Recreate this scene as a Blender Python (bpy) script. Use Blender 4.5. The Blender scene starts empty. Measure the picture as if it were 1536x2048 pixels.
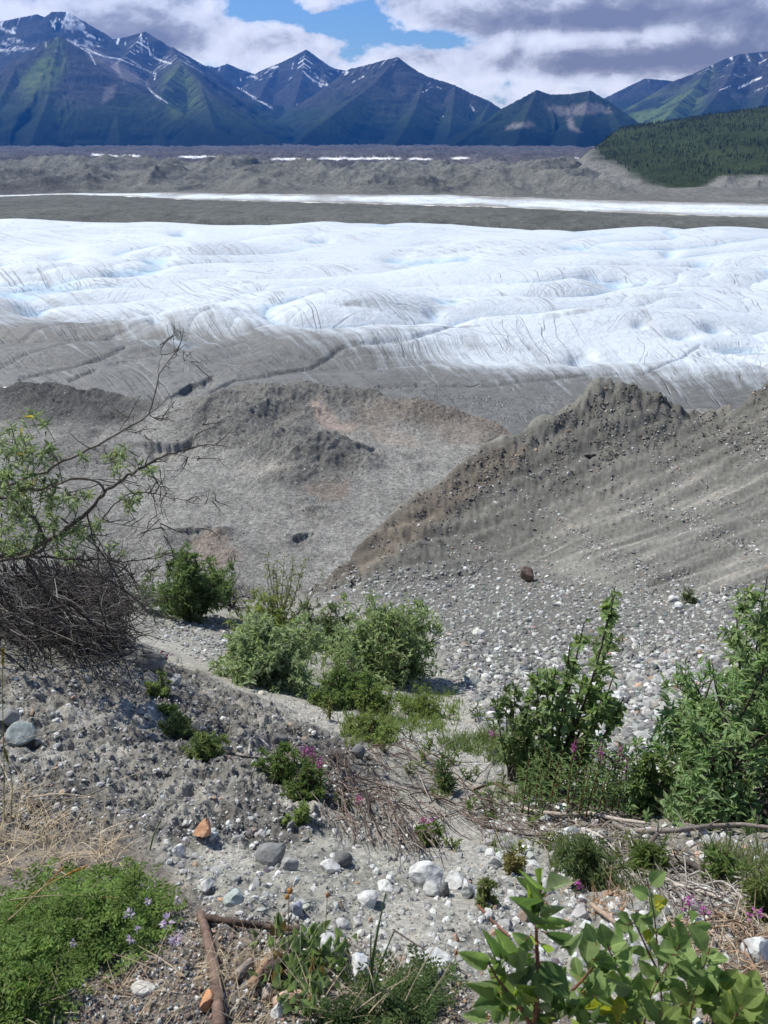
import bpy, bmesh, math, random
import numpy as np
from mathutils import Vector, Matrix
S = bpy.context.scene
COL = S.collection
random.seed(7)
RNG = np.random.default_rng(11)
# ------------------------------------------------------------------ camera model (eye at the origin, looking along +Y and down)
FPX = 1577.0
PITCH = math.radians(25.5)
CP, SP = math.cos(PITCH), math.sin(PITCH)
def ray(px, py):
    u = (np.asarray(px, float)-768)/FPX; v = (1024-np.asarray(py, float))/FPX
    return u, CP+v*SP, -SP+v*CP
def P(px, py, Y):
    u, dy, dz = ray(px, py)
    return Vector((float(u/dy*Y), float(Y), float(dz/dy*Y)))
def proj(X, Y, Z):
    d = Y*CP-Z*SP
    d = np.where(d < 1e-3, 1e-3, d)
    return 768+FPX*X/d, 1024-FPX*(Y*SP+Z*CP)/d
# ------------------------------------------------------------------ noise
def _perm(seed):
    r = np.random.default_rng(seed); p = np.arange(512); r.shuffle(p); return np.concatenate([p, p]), r.uniform(0, 2*np.pi, 512)
_pc = {}
def gn(x, y, seed=0):
    if seed not in _pc:
        p, a = _perm(seed); _pc[seed] = (p, np.cos(a), np.sin(a))
    p, ca, sa = _pc[seed]
    xf = np.floor(x); yf = np.floor(y)
    xi = xf.astype(np.int64) & 511; yi = yf.astype(np.int64) & 511
    fx = x-xf; fy = y-yf
    ux = fx*fx*fx*(fx*(fx*6-15)+10); uy = fy*fy*fy*(fy*(fy*6-15)+10)
    x1 = (xi+1) & 511; y1 = (yi+1) & 511
    def g(a, b, dx, dy):
        h = p[p[a]+b]
        return ca[h]*dx+sa[h]*dy
    n00 = g(xi, yi, fx, fy); n10 = g(x1, yi, fx-1, fy); n01 = g(xi, y1, fx, fy-1); n11 = g(x1, y1, fx-1, fy-1)
    a = n00+ux*(n10-n00); b = n01+ux*(n11-n01)
    return (a+uy*(b-a))*1.5
def fbm(x, y, o=4, seed=0, gain=.5, lac=2.03):
    r = 0; a = 1.; t = 0
    for i in range(o):
        r = r+a*gn(x, y, seed+i); t += a; a *= gain; x = x*lac+17.3; y = y*lac+5.1
    return r/t
def ridged(x, y, o=4, seed=0, gain=.5, lac=2.03):
    r = 0; a = 1.; t = 0
    for i in range(o):
        r = r+a*(1-np.abs(gn(x, y, seed+i))*1.6); t += a; a *= gain; x = x*lac+17.3; y = y*lac+5.1
    return r/t
def sst(a, b, x):
    t = np.clip((x-a)/(b-a), 0, 1); return t*t*(3-2*t)
def polyd(px, py, poly):
    """signed distance in photo pixels, positive inside the outline"""
    px = np.asarray(px); py = np.asarray(py)
    n = len(poly); d = np.full(px.shape, 1e18); ins = np.zeros(px.shape, bool)
    for i in range(n):
        x0, y0 = poly[i]; x1, y1 = poly[(i+1) % n]
        ex, ey = x1-x0, y1-y0
        t = np.clip(((px-x0)*ex+(py-y0)*ey)/(ex*ex+ey*ey+1e-9), 0, 1)
        d = np.minimum(d, (px-x0-t*ex)**2+(py-y0-t*ey)**2)
        c = ((y0 > py) != (y1 > py)) & (px < (x1-x0)*(py-y0)/((y1-y0) if y1 != y0 else 1e-9)+x0)
        ins ^= c
    d = np.sqrt(d)
    return np.where(ins, d, -d)
def pm(px, py, poly, soft=20):
    return sst(-soft, soft, polyd(px, py, poly))
def lined(px, py, pts):
    d = np.full(np.shape(px), 1e18)
    for (x0, y0), (x1, y1) in zip(pts[:-1], pts[1:]):
        ex, ey = x1-x0, y1-y0
        t = np.clip(((px-x0)*ex+(py-y0)*ey)/(ex*ex+ey*ey+1e-9), 0, 1)
        d = np.minimum(d, (px-x0-t*ex)**2+(py-y0-t*ey)**2)
    return np.sqrt(d)
def mix(a, b, t):
    t = np.asarray(t)[..., None]; return a*(1-t)+np.asarray(b)*t
# ------------------------------------------------------------------ meshes
def mk(name, V, F, mat, parent=None, col=None, smooth=True, loc=None):
    V = np.asarray(V, np.float32).reshape(-1, 3)
    Fs = [np.asarray(f, np.int32) for f in (F if isinstance(F, list) else [F]) if len(f)]
    me = bpy.data.meshes.new(name)
    me.vertices.add(len(V)); me.vertices.foreach_set('co', V.ravel())
    nl = sum(f.size for f in Fs); nf = sum(len(f) for f in Fs)
    me.loops.add(nl); me.polygons.add(nf)
    me.loops.foreach_set('vertex_index', np.concatenate([f.ravel() for f in Fs]))
    tot = np.concatenate([np.full(len(f), f.shape[1], np.int32) for f in Fs])
    st = np.concatenate([[0], np.cumsum(tot)[:-1]]).astype(np.int32)
    me.polygons.foreach_set('loop_start', st)
    me.polygons.foreach_set('use_smooth', np.full(nf, bool(smooth)))
    me.update(calc_edges=True)
    if col is not None:
        col = np.asarray(col, np.float32)
        if col.shape[1] == 3: col = np.concatenate([col, np.ones((len(col), 1), np.float32)], 1)
        a = me.attributes.new('Col', 'FLOAT_COLOR', 'POINT'); a.data.foreach_set('color', col.ravel())
    me.materials.append(mat)
    o = bpy.data.objects.new(name, me); COL.objects.link(o)
    if parent: o.parent = parent
    if loc is not None: o.location = loc
    return o
def attr(o, name, v):
    a = o.data.attributes.new(name, 'FLOAT', 'POINT'); a.data.foreach_set('value', np.asarray(v, np.float32).ravel())
def gridF(nr, nc):
    i = np.arange((nr-1)*(nc-1)); r = i//(nc-1); c = i % (nc-1); a = r*nc+c
    return np.stack([a, a+1, a+nc+1, a+nc], 1)
def thing(name, label, cat, loc=(0, 0, 0), group=None, rotz=0):
    o = bpy.data.objects.new(name, None); COL.objects.link(o); o.empty_display_size = .1
    o.location = loc; o.rotation_euler = (0, 0, rotz); o['label'] = label; o['category'] = cat
    if group: o['group'] = group
    return o
def tag(o, label, cat, group=None):
    o['label'] = label; o['category'] = cat
    if group: o['group'] = group
    return o
def kind(o, k):
    o['kind'] = k; return o
# ------------------------------------------------------------------ materials
def new_mat(name):
    m = bpy.data.materials.new(name); m.use_nodes = True
    nt = m.node_tree; b = nt.nodes['Principled BSDF']
    b.inputs['Roughness'].default_value = .85
    b.inputs['Specular IOR Level'].default_value = .25
    return m, nt, b
def N(nt, typ, **kw):
    n = nt.nodes.new(typ)
    for k, v in kw.items():
        if k in n.inputs: n.inputs[k].default_value = v
        else: setattr(n, k, v)
    return n
def ln(nt, a, b): nt.links.new(a, b)
def noise(nt, vec, scale, detail=4, rough=.55, dist=0):
    n = N(nt, 'ShaderNodeTexNoise'); n.inputs['Scale'].default_value = scale; n.inputs['Detail'].default_value = detail
    n.inputs['Roughness'].default_value = rough; n.inputs['Distortion'].default_value = dist
    if vec is not None: ln(nt, vec, n.inputs['Vector'])
    return n
def mth(nt, op, a, b=None, c=None):
    n = N(nt, 'ShaderNodeMath'); n.operation = op
    for i, x in enumerate((a, b, c)):
        if x is None: continue
        if isinstance(x, (int, float)): n.inputs[i].default_value = x
        else: ln(nt, x, n.inputs[i])
    return n.outputs[0]
def ramp(nt, fac, stops, interp='LINEAR'):
    r = N(nt, 'ShaderNodeValToRGB'); r.color_ramp.interpolation = interp
    e = r.color_ramp.elements
    while len(e) < len(stops): e.new(.5)
    for q, (p, c) in zip(e, stops):
        q.position = p; q.color = (c, c, c, 1) if isinstance(c, (int, float)) else (*c, 1)
    ln(nt, fac, r.inputs[0]); return r.outputs[0]
def mixc(nt, fac, a, b, mode='MIX'):
    n = N(nt, 'ShaderNodeMix'); n.data_type = 'RGBA'; n.blend_type = mode
    for s, x in ((n.inputs[0], fac), (n.inputs[6], a), (n.inputs[7], b)):
        if isinstance(x, (int, float)): s.default_value = x
        elif isinstance(x, tuple): s.default_value = (*x, 1) if len(x) == 3 else x
        else: ln(nt, x, s)
    return n.outputs[2]
def bump(nt, b, h, strength=.5, dist=.02):
    n = N(nt, 'ShaderNodeBump'); n.inputs['Strength'].default_value = strength; n.inputs['Distance'].default_value = dist
    ln(nt, h, n.inputs['Height']); ln(nt, n.outputs[0], b.inputs['Normal']); return n
def pos(nt): return N(nt, 'ShaderNodeTexCoord').outputs['Object']
def colattr(nt): 
    n = N(nt, 'ShaderNodeAttribute'); n.attribute_name = 'Col'; return n.outputs['Color']
def fattr(nt, name):
    n = N(nt, 'ShaderNodeAttribute'); n.attribute_name = name; return n.outputs['Fac']
# ------------------------------------------------------------------ near slope and scree spur
CTRL = [
 (0,2048,.93),(768,2048,.96),(1536,2048,.96),(0,1900,1.14),(768,1900,1.22),(1536,1900,1.22),
 (0,1750,1.55),(400,1750,1.66),(768,1750,1.76),(1150,1750,1.86),(1536,1750,1.85),
 (0,1600,2.15),(400,1600,2.45),(768,1600,2.78),(1150,1600,3.0),(1536,1600,2.95),
 (0,1500,2.65),(400,1500,3.1),(768,1500,3.65),(1150,1500,4.1),(1536,1500,3.9),
 (0,1400,3.3),(300,1400,3.75),(560,1400,4.6),(800,1400,5.4),(1200,1400,5.9),(1536,1400,5.4),
 (0,1330,4.0),(300,1330,4.9),(560,1330,6.2),(850,1330,7.0),(1200,1330,7.5),(1536,1330,6.8),
 (0,1250,5.2),(200,1250,6.8),(320,1250,8.2),(560,1250,9.2),(800,1250,9.4),(1100,1250,9.8),(1536,1250,8.6),
 (620,1200,12.3),(900,1200,12.2),(1200,1200,11.7),(1536,1200,10.2),
 (620,1170,15.5),(760,1045,17.5),(930,925,19.5),(1080,848,20.5),(1230,768,21.5),(1330,800,21.3),(1400,835,21),(1536,785,20.5),
 (1000,1130,15.6),(1200,1000,17.5),(1536,1000,15.),(1536,1100,12.5),(1200,1100,14.3),(1300,880,19.5),(1536,880,18),(800,1100,16.3),(900,1020,18)]
_cp = np.array([P(*c) for c in CTRL])
_ex = np.array([(-1,0.1,-1.5),(0,0.1,-1.5),(1,0.1,-1.5),(-3,.5,-1.55),(3,.5,-1.65),(0,-3,-1.3),(-4,-3,-1.2),(4,-3,-1.4),
 (-5,4,-2.6),(-8,6,-3.2),(-4.5,8,-4.6),(-9,10,-4.8),(9,6,-3.9),(13,10,-4.0),(16,15,-4.2),(18,21,-4.6),(7,3,-2.6),(-7,2,-1.6),(26,21,-3.5),(-16,10,-4.6),(26,8,-2.5),(-16,0,-1)])
_cp = np.concatenate([_cp, _ex])
def _tpsk(d2): return .5*d2*np.log(d2+1e-9)
def _fit(cp):
    n = len(cp); A = np.zeros((n+3, n+3)); d2 = ((cp[:, None, :2]-cp[None, :, :2])**2).sum(-1)
    A[:n, :n] = _tpsk(d2)+np.eye(n)*.02; A[:n, n] = 1; A[:n, n+1:] = cp[:, :2]; A[n, :n] = 1; A[n+1:, :n] = cp[:, :2].T
    b = np.zeros(n+3); b[:n] = cp[:, 2]
    return np.linalg.solve(A, b)
_w = _fit(_cp)
def front(x, y):
    x = np.asarray(x, float); y = np.asarray(y, float); sh = x.shape; x = x.ravel(); y = y.ravel()
    z = _w[-3]+_w[-2]*x+_w[-1]*y
    for i in range(len(_cp)):
        z = z+_w[i]*_tpsk((x-_cp[i, 0])**2+(y-_cp[i, 1])**2)
    return z.reshape(sh)
_YC = [(-30,8),(-8,7.0),(-5,7.2),(-3.6,7.6),(-3.0,8.6),(-2.5,10.2),(-2.05,12.6),(-1.7,14.8),(0,17.5),(2,19.5),(4.2,20.6),(6.4,21.6),(8.,21.3),(10.3,20.6),(20,20)]
def ycrest(x): return np.interp(x, [a for a, _ in _YC], [b for _, b in _YC])
STREAK = np.array((7., 2.6)); STREAK /= np.linalg.norm(STREAK)
SCREE = [(600,1190),(760,1040),(930,920),(1230,740),(1700,600),(3200,500),(3200,1180),(1536,1200),(1300,1190),(1150,1130),(900,1190)]
CRUST = [(-300,1340),(150,1350),(320,1310),(480,1390),(640,1460),(760,1500),(700,1560),(660,1640),(560,1700),(330,1700),(-300,1620)]
PATHP = [(270,1270),(330,1268),(470,1330),(600,1395),(740,1455),(690,1480),(560,1425),(400,1345),(280,1310)]
BROWN = [(600,1180),(690,1100),(760,1040),(850,980),(930,920),(1000,895),(1060,900),(1020,945),(900,1030),(780,1110),(660,1185)]
SILT = [[(880,1380),(960,1390),(985,1500),(950,1600),(890,1560),(850,1480)],[(860,1600),(960,1640),(1010,1720),(960,1760),(840,1700),(800,1640)],
        [(780,1800),(930,1770),(960,1850),(850,1890),(770,1870)],[(560,1560),(640,1590),(700,1640),(620,1640),(540,1600)],[(410,1700),(480,1690),(500,1740),(420,1750)],[(640,1890),(760,1840),(800,1900)]]
def near_z(x, y, full=True):
    """ground height of the near slope"""
    yc = ycrest(x); yy = np.minimum(y, yc); z = front(x, yy)
    return z-1.15*np.maximum(0, y-yc)*sst(0, 1.2, y-yc)
def near_surface(x, y):
    yc = ycrest(x)
    yc = yc+.5*fbm(x*.9, y*0+3, 3, 60)*sst(-2, 0, x)*1.4
    z = front(x, np.minimum(y, yc)); over = np.maximum(0, y-yc)
    z = z-1.15*over*sst(0, .8, over)
    px, py = proj(x, y, z)
    wx = px+14*fbm(x*1.3, y*1.3, 3, 31); wy = py+14*fbm(x*1.3+9, y*1.3, 3, 35)
    scree = pm(wx, wy, SCREE, 30); crust = pm(wx, wy, CRUST, 22); path = pm(wx, wy, PATHP, 10); brown = pm(wx, wy, BROWN, 14)
    silt = np.zeros_like(px)
    for s in SILT: silt = np.maximum(silt, pm(wx, wy, s, 14))
    path = np.maximum(path, silt*.9)
    s = x*STREAK[0]+y*STREAK[1]; t = -x*STREAK[1]+y*STREAK[0]
    # scree: streaks down the slope, broken clods near the crest
    dc = np.maximum(yc-y, 0)
    st = fbm(s*.35, t*2.6, 4, 40); st2 = fbm(s*1.2, t*7, 3, 44)
    clod = ridged(s*.9, t*2.2, 4, 48)-.45
    crestm = sst(6.5, .6, dc)*scree
    blk = np.abs(gn(s*1.7, t*3.2, 52)); blk2 = np.abs(gn(s*3.7+4, t*6.2, 53))
    z = z+scree*(st*.16+st2*.05)+crestm*.40*(clod*.16+.12*(.35-blk)+.09*(.35-blk2)+.05*fbm(x*7,y*7,2,59)+.26*(.3-np.abs(gn(x*2.3, y*2.3, 62)))+.16*(.3-np.abs(gn(x*5.2, y*5.2, 63))))
    z = z+crestm*sst(1.6, .2, dc)*(.30*fbm(x*1.1, y*1.1, 4, 55, .6)+.10*fbm(x*5, y*5, 2, 58))*sst(2, 6, x)
    z = z+brown*(ridged(s*.5, t*3, 4, 57)-.5)*.1
    # lumpy dark crust on the left bank
    flat = (1-scree)*(1-path*.85)
    sc = np.clip(y/3., .45, 4)
    l1 = np.abs(gn(x*7, y*7, 70)); l2 = np.abs(gn(x*17+3, y*17, 71)); l3 = fbm(x*40, y*40, 2, 72)
    z = z+crust*(.10*(fbm(x*2.2, y*2.2, 3, 74))+.045*(.4-l1)*1.6+.03*(.4-l2)*1.6+.02*l3)
    cm = sst(-.1, .35, fbm(x*1.1+7, y*1.1, 3, 77))
    z = z+flat*(1-crust)*(.05*fbm(x*1.3, y*1.3, 3, 80)+(.012+.04*cm)*fbm(x*6, y*6, 3, 83)+.02*(.4-np.abs(gn(x*16, y*16, 86)))+.006*fbm(x*45, y*45, 2, 88))
    z = z+path*.01*fbm(x*9, y*9, 3, 90)
    return z, px, py, scree, crust, path, brown, s, t, dc, cm
na, nr_ = 1000, 960
tanu = np.concatenate([np.linspace(-3.2, -.86, 60, endpoint=False), np.linspace(-.86, .86, na), np.linspace(.86, 3.2, 61)[1:]])
ang = np.arctan(tanu); ang = np.concatenate([np.linspace(-np.pi, ang[0], 70)[:-1], ang, np.linspace(ang[-1], np.pi, 70)[1:]])
rad = np.exp(np.linspace(math.log(.10), math.log(92), nr_))
# finer rings where the slope is seen at a grazing angle
R_, A_ = np.meshgrid(rad, ang, indexing='ij')
GX = R_*np.sin(A_); GY = R_*np.cos(A_)
gz, gpx, gpy, scree, crust, path, brown, ss, tt, dc, cm = near_surface(GX, GY)
def near_colour(x, y, px, py, scree, crust, path, brown, s, t, dc):
    n1 = fbm(x*.8, y*.8, 4, 101); n2 = fbm(x*5, y*5, 3, 105); n3 = fbm(x*22, y*22, 2, 108)
    c = np.zeros(x.shape+(3,))+np.array((.235, .229, .200))
    c = c*(1+.22*n1+.35*n2+.3*n3)[..., None]
    st = fbm(s*.22, t*1.6, 4, 110); stf = fbm(s*.6, t*6, 3, 114)
    sc = np.array((.148, .145, .130))*(1+.6*st+.5*stf+.35*n3)[..., None]
    sc = mix(sc, np.array((.30, .275, .235)), sst(.2, .55, st+.5*stf)*.75)
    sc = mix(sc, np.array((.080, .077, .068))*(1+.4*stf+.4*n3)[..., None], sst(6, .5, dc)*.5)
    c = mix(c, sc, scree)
    br = np.array((.165, .138, .108))*(1+.6*fbm(s*.5, t*4, 3, 118)+.3*n3)[..., None]
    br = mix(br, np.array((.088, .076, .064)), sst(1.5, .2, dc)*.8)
    br = mix(br, np.array((.28, .23, .18)), sst(.1, .5, fbm(s*.3, t*3, 3, 121))*.7)
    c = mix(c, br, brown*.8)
    cobm = pm(px, py, [(620,1190),(900,1130),(1080,1130),(1330,1200),(1600,1170),(1600,1340),(1420,1430),(1300,1590),(1160,1590),(960,1440),(900,1330),(860,1230)], 25)
    c = mix(c, np.array((.11, .108, .10))*(1+.3*n3)[..., None], cobm*.85)  # ground darkened beneath the cobbles, shade of the gaps put into its colour
    cr = np.array((.205, .195, .172))*(1+.4*n2+.5*n3)[..., None]
    run = fbm((x*.8+y*.3)*.6, (y-.4*x)*3.5, 3, 130); cr = cr*(1+.55*run)[..., None]; cr = mix(cr, np.array((.29, .28, .255)), sst(.0, .45, n1*1.2+n2*.8+run*.6)*.8); cr = mix(cr, np.array((.085, .08, .073)), sst(-.08, .3, fbm(x*1.7+3, y*1.7, 3, 133)+.4*run)*.75)
    c = mix(c, cr, crust)
    pa = np.array((.31, .297, .262))*(1+.12*n1+.12*n3)[..., None]
    c = mix(c, pa, path)
    # humus and litter under the plants by the camera
    hum = np.maximum(pm(px, py, [(-400,1640),(250,1660),(420,1820),(560,1860),(720,1900),(1000,1990),(1536,2060),(1536,2300),(-400,2300)], 40),
                     pm(px, py, [(1000,1590),(1300,1610),(1700,1560),(1900,1900),(1500,1800),(1150,1700)], 40)*.55)
    hc = np.array((.13, .105, .082))*(1+.5*n2+.5*n3)[..., None]
    c = mix(c, hc, hum*.75)
    return np.clip(c, .02, .8)
ncol = near_colour(GX, GY, gpx, gpy, scree, crust, path, brown, ss, tt, dc)
m_near, nt, b = new_mat('till_gravel')
p = pos(nt); vc = colattr(nt)
na1 = noise(nt, p, 60, 5, .7); na2 = noise(nt, p, 9, 5, .65)
vor = N(nt, 'ShaderNodeTexVoronoi'); vor.inputs['Scale'].default_value = 38; ln(nt, p, vor.inputs['Vector'])
f = ramp(nt, na1.outputs[0], [(.25, .55), (.5, 1.0), (.75, 1.5)])
f2 = ramp(nt, na2.outputs[0], [(.25, .75), (.75, 1.25)])
cc = mixc(nt, 1, vc, f, 'MULTIPLY'); cc = mixc(nt, 1, cc, f2, 'MULTIPLY')


ln(nt, cc, b.inputs['Base Color'])
h = mth(nt, 'ADD', mth(nt, 'MULTIPLY', na1.outputs[0], .5), mth(nt, 'MULTIPLY', vor.outputs['Distance'], -.5))
bump(nt, b, h, .8, .02)
b.inputs['Roughness'].default_value = .95
b.inputs['Specular IOR Level'].default_value = .1
near = kind(mk('ground_slope', np.stack([GX, GY, gz], -1), gridF(nr_, len(ang))[:, ::-1], m_near, col=ncol.reshape(-1, 3)), 'structure')
# the small round spot of ground under the eye closes the rings
_da = np.linspace(0, 2*np.pi, 25)[:-1]; _dv = [(0, 0)]+[(.13*math.cos(a), .13*math.sin(a)) for a in _da]
kind(mk('ground_patch', [(x, y, float(np.mean(gz[0]))-.006) for x, y in _dv], np.array([(0, 1+k, 1+(k+1) % 24) for k in range(24)]), m_near, col=np.tile((.17, .15, .12), (25, 1))), 'structure')
# surface lookup on the built grid
_lr = np.log(rad)
def ground(x, y):
    x = np.asarray(x, float); y = np.asarray(y, float)
    r = np.log(np.maximum(np.hypot(x, y), .101)); a = np.arctan2(x, y)
    i = np.clip((r-_lr[0])/(_lr[1]-_lr[0]), 0, nr_-1.001); j = np.clip(np.interp(a, ang, np.arange(len(ang))), 0, len(ang)-1.001)
    i0 = i.astype(int); j0 = j.astype(int); fi = i-i0; fj = j-j0
    return (gz[i0, j0]*(1-fi)*(1-fj)+gz[i0+1, j0]*fi*(1-fj)+gz[i0, j0+1]*(1-fi)*fj+gz[i0+1, j0+1]*fi*fj)
_d = {}
_ki = np.round(gpx/4).astype(int)
def hit(px, py):
    """first point of the near ground along the line of sight through a photo pixel"""
    u, dy, dz = ray(px, py)
    ts = np.exp(np.linspace(math.log(.4), math.log(40), 1500))
    Y = ts; X = u/dy*ts; Z = dz/dy*ts
    g = ground(X, Y)
    k = np.argmax(Z < g)
    if Z[k] >= g[k]: k = len(ts)-1
    return Vector((float(X[k]), float(Y[k]), float(g[k])))
def hits(px, py):
    px = np.asarray(px, float); py = np.asarray(py, float)
    out = np.zeros((len(px), 3)); ok = np.zeros(len(px), bool)
    ts = np.exp(np.linspace(math.log(.4), math.log(34), 500))
    for s in range(0, len(px), 4000):
        u, dy, dz = ray(px[s:s+4000], py[s:s+4000])
        X = (u/dy)[:, None]*ts; Y = np.broadcast_to(ts, X.shape); Z = (dz/dy)[:, None]*ts
        g = ground(X, Y); lo = Z < g; k = np.maximum(np.argmax(lo, 1), 1); i = np.arange(len(k))
        d1 = Z[i, k-1]-g[i, k-1]; d2 = Z[i, k]-g[i, k]; f = np.clip(d1/np.where(np.abs(d1-d2) < 1e-9, 1e-9, d1-d2), 0, 1)
        xx = X[i, k-1]+f*(X[i, k]-X[i, k-1]); yy = Y[i, k-1]+f*(Y[i, k]-Y[i, k-1]); out[s:s+4000] = np.stack([xx, yy, ground(xx, yy)], 1); ok[s:s+4000] = lo.any(1)
    return out, ok
# ------------------------------------------------------------------ valley floor, glacier, moraines
ZG = -70.
def qY(py):
    _, dy, dz = ray(768, py); return ZG*dy/dz
def cur(pts): 
    xs = [a for a, _ in pts]; ys = [b for _, b in pts]
    return lambda x: np.interp(x, xs, ys)
B0 = cur([(0,1400),(1536,1400)])
B1 = cur([(-400,770),(0,772),(120,768),(200,790),(330,800),(450,790),(560,778),(640,782),(740,800),(860,815),(960,845),(1040,880),(1120,850),(1200,812),(1300,815),(1536,815),(1900,815)])
B2 = cur([(-400,446),(0,446),(300,450),(500,452),(700,460),(800,456),(900,452),(1000,458),(1150,468),(1300,466),(1536,468),(1900,470)])
B3 = cur([(-400,392),(0,393),(120,389),(200,391),(400,400),(700,407),(1000,415),(1300,428),(1536,436),(1900,445)])
B4 = cur([(-400,390),(0,391),(150,387),(350,386),(500,388),(900,391),(1200,401),(1536,408),(1900,415)])
B5 = cur([(-400,338),(1900,338)])
B6 = cur([(-400,283.5),(1900,283.5)])
qx = np.concatenate([np.linspace(-1300, -20, 90, endpoint=False), np.linspace(-20, 1556, 900), np.linspace(1556, 2800, 91)[1:]])
def zone(lo, hi, n, bias=1.):
    t = np.linspace(0, 1, n)**bias
    Q, T = np.meshgrid(qx, t, indexing='xy')
    py = lo(Q)*(1-T)+hi(Q)*T
    u, dy, dz = ray(Q, py); Y = ZG*dy/dz; X = u/dy*Y
    return Q, py, X, Y
def gaus(q, y, f):
    r = 0
    for cx, cy, rx, ry, h in f: r = r+h*np.exp(-((q-cx)/rx)**2-((y-cy)/ry)**2)
    return r
def cliff(q, y, pts, wid, depth, back):
    """a hollow whose far wall is steep: line of the wall top in photo pixels"""
    xs = [a for a, _ in pts]; ys = [b for _, b in pts]
    t = y-np.interp(q, xs, ys)
    L_ = xs[-1]-xs[0]; u_ = (q-xs[0])/L_+.12*fbm(q*.05, y*.05, 2, 198); m = sst(0, .5, u_)*sst(1, .62, u_)*(.7+.6*fbm(q*.03, y*.01, 2, 197))
    w_ = 3*fbm(q*.06, y*.02, 3, 199); return -depth*m*sst(-1.+w_, 3.5+w_, t)*sst(back*.8, 8, t)
def h_valley(q, py, X, Y):
    wq = q+16*fbm(X*.05, Y*.05, 3, 201); wy = py+8*fbm(X*.05+5, Y*.05, 3, 205)
    mound = [(520,815,120,32,7.5),(590,800,60,24,3.5),(470,865,120,36,4.5),(600,905,95,32,6.5),(690,915,70,22,4.5),(640,955,70,14,3.5),(560,955,50,12,2),(720,935,40,14,2.5),(690,800,90,14,3),(760,795,80,10,2.5),
             (120,810,90,22,4),(60,790,90,16,5),(210,800,80,14,3),(180,905,70,14,2),(100,930,90,14,2.5),(860,900,90,12,1.2),(850,930,50,10,2),
             (900,825,200,26,5),(1000,860,60,30,3),(600,1075,45,16,2.2),(430,1065,60,16,2.5),(360,1080,80,14,2.5),(300,1060,60,10,1.5),(640,1015,50,5,1.2),(600,995,50,5,1.0)]
    m = gaus(wq, wy, mound)
    z = m*.56
    rough = np.clip(m/5, .12, 1)
    z = z+rough*(ridged(X*.05, Y*.04, 6, 210, .52)-.5)*4.5+rough*.7*(.35-np.abs(gn(X*.5, Y*.4, 214)))+.3*fbm(X*.25, Y*.2, 3, 216)
    z = z+cliff(wq, wy, [(245,884),(300,878),(350,885),(418,880)], 40, 4.2, 60)
    z = z+cliff(wq, wy, [(190,828),(235,822),(275,830)], 16, 2, 40)+cliff(wq, wy, [(170,860),(220,855)], 14, 1.6, 40)
    z = z+cliff(wq, wy, [(70,925),(110,920),(150,926)], 16, 2, 40)+cliff(wq, wy, [(320,1058),(400,1056),(445,1048)], 36, 2.2, 60)
    z = z+cliff(wq, wy, [(560,1000),(610,1010),(665,1040)], 16, 1.2, 40)+cliff(wq, wy, [(700,908),(768,895)], 22, 2.5, 50)
    z = z+cliff(wq, wy, [(560,1072),(640,1060)], 24, 1.8, 40)
    z = z+cliff(wq, wy, [(-60,772),(60,768),(140,776),(225,792)], 20, 2.4, 30)+cliff(wq, wy, [(355,770),(410,762),(450,768)], 16, 2, 24)
    return ZG+z-.6, m
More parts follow.
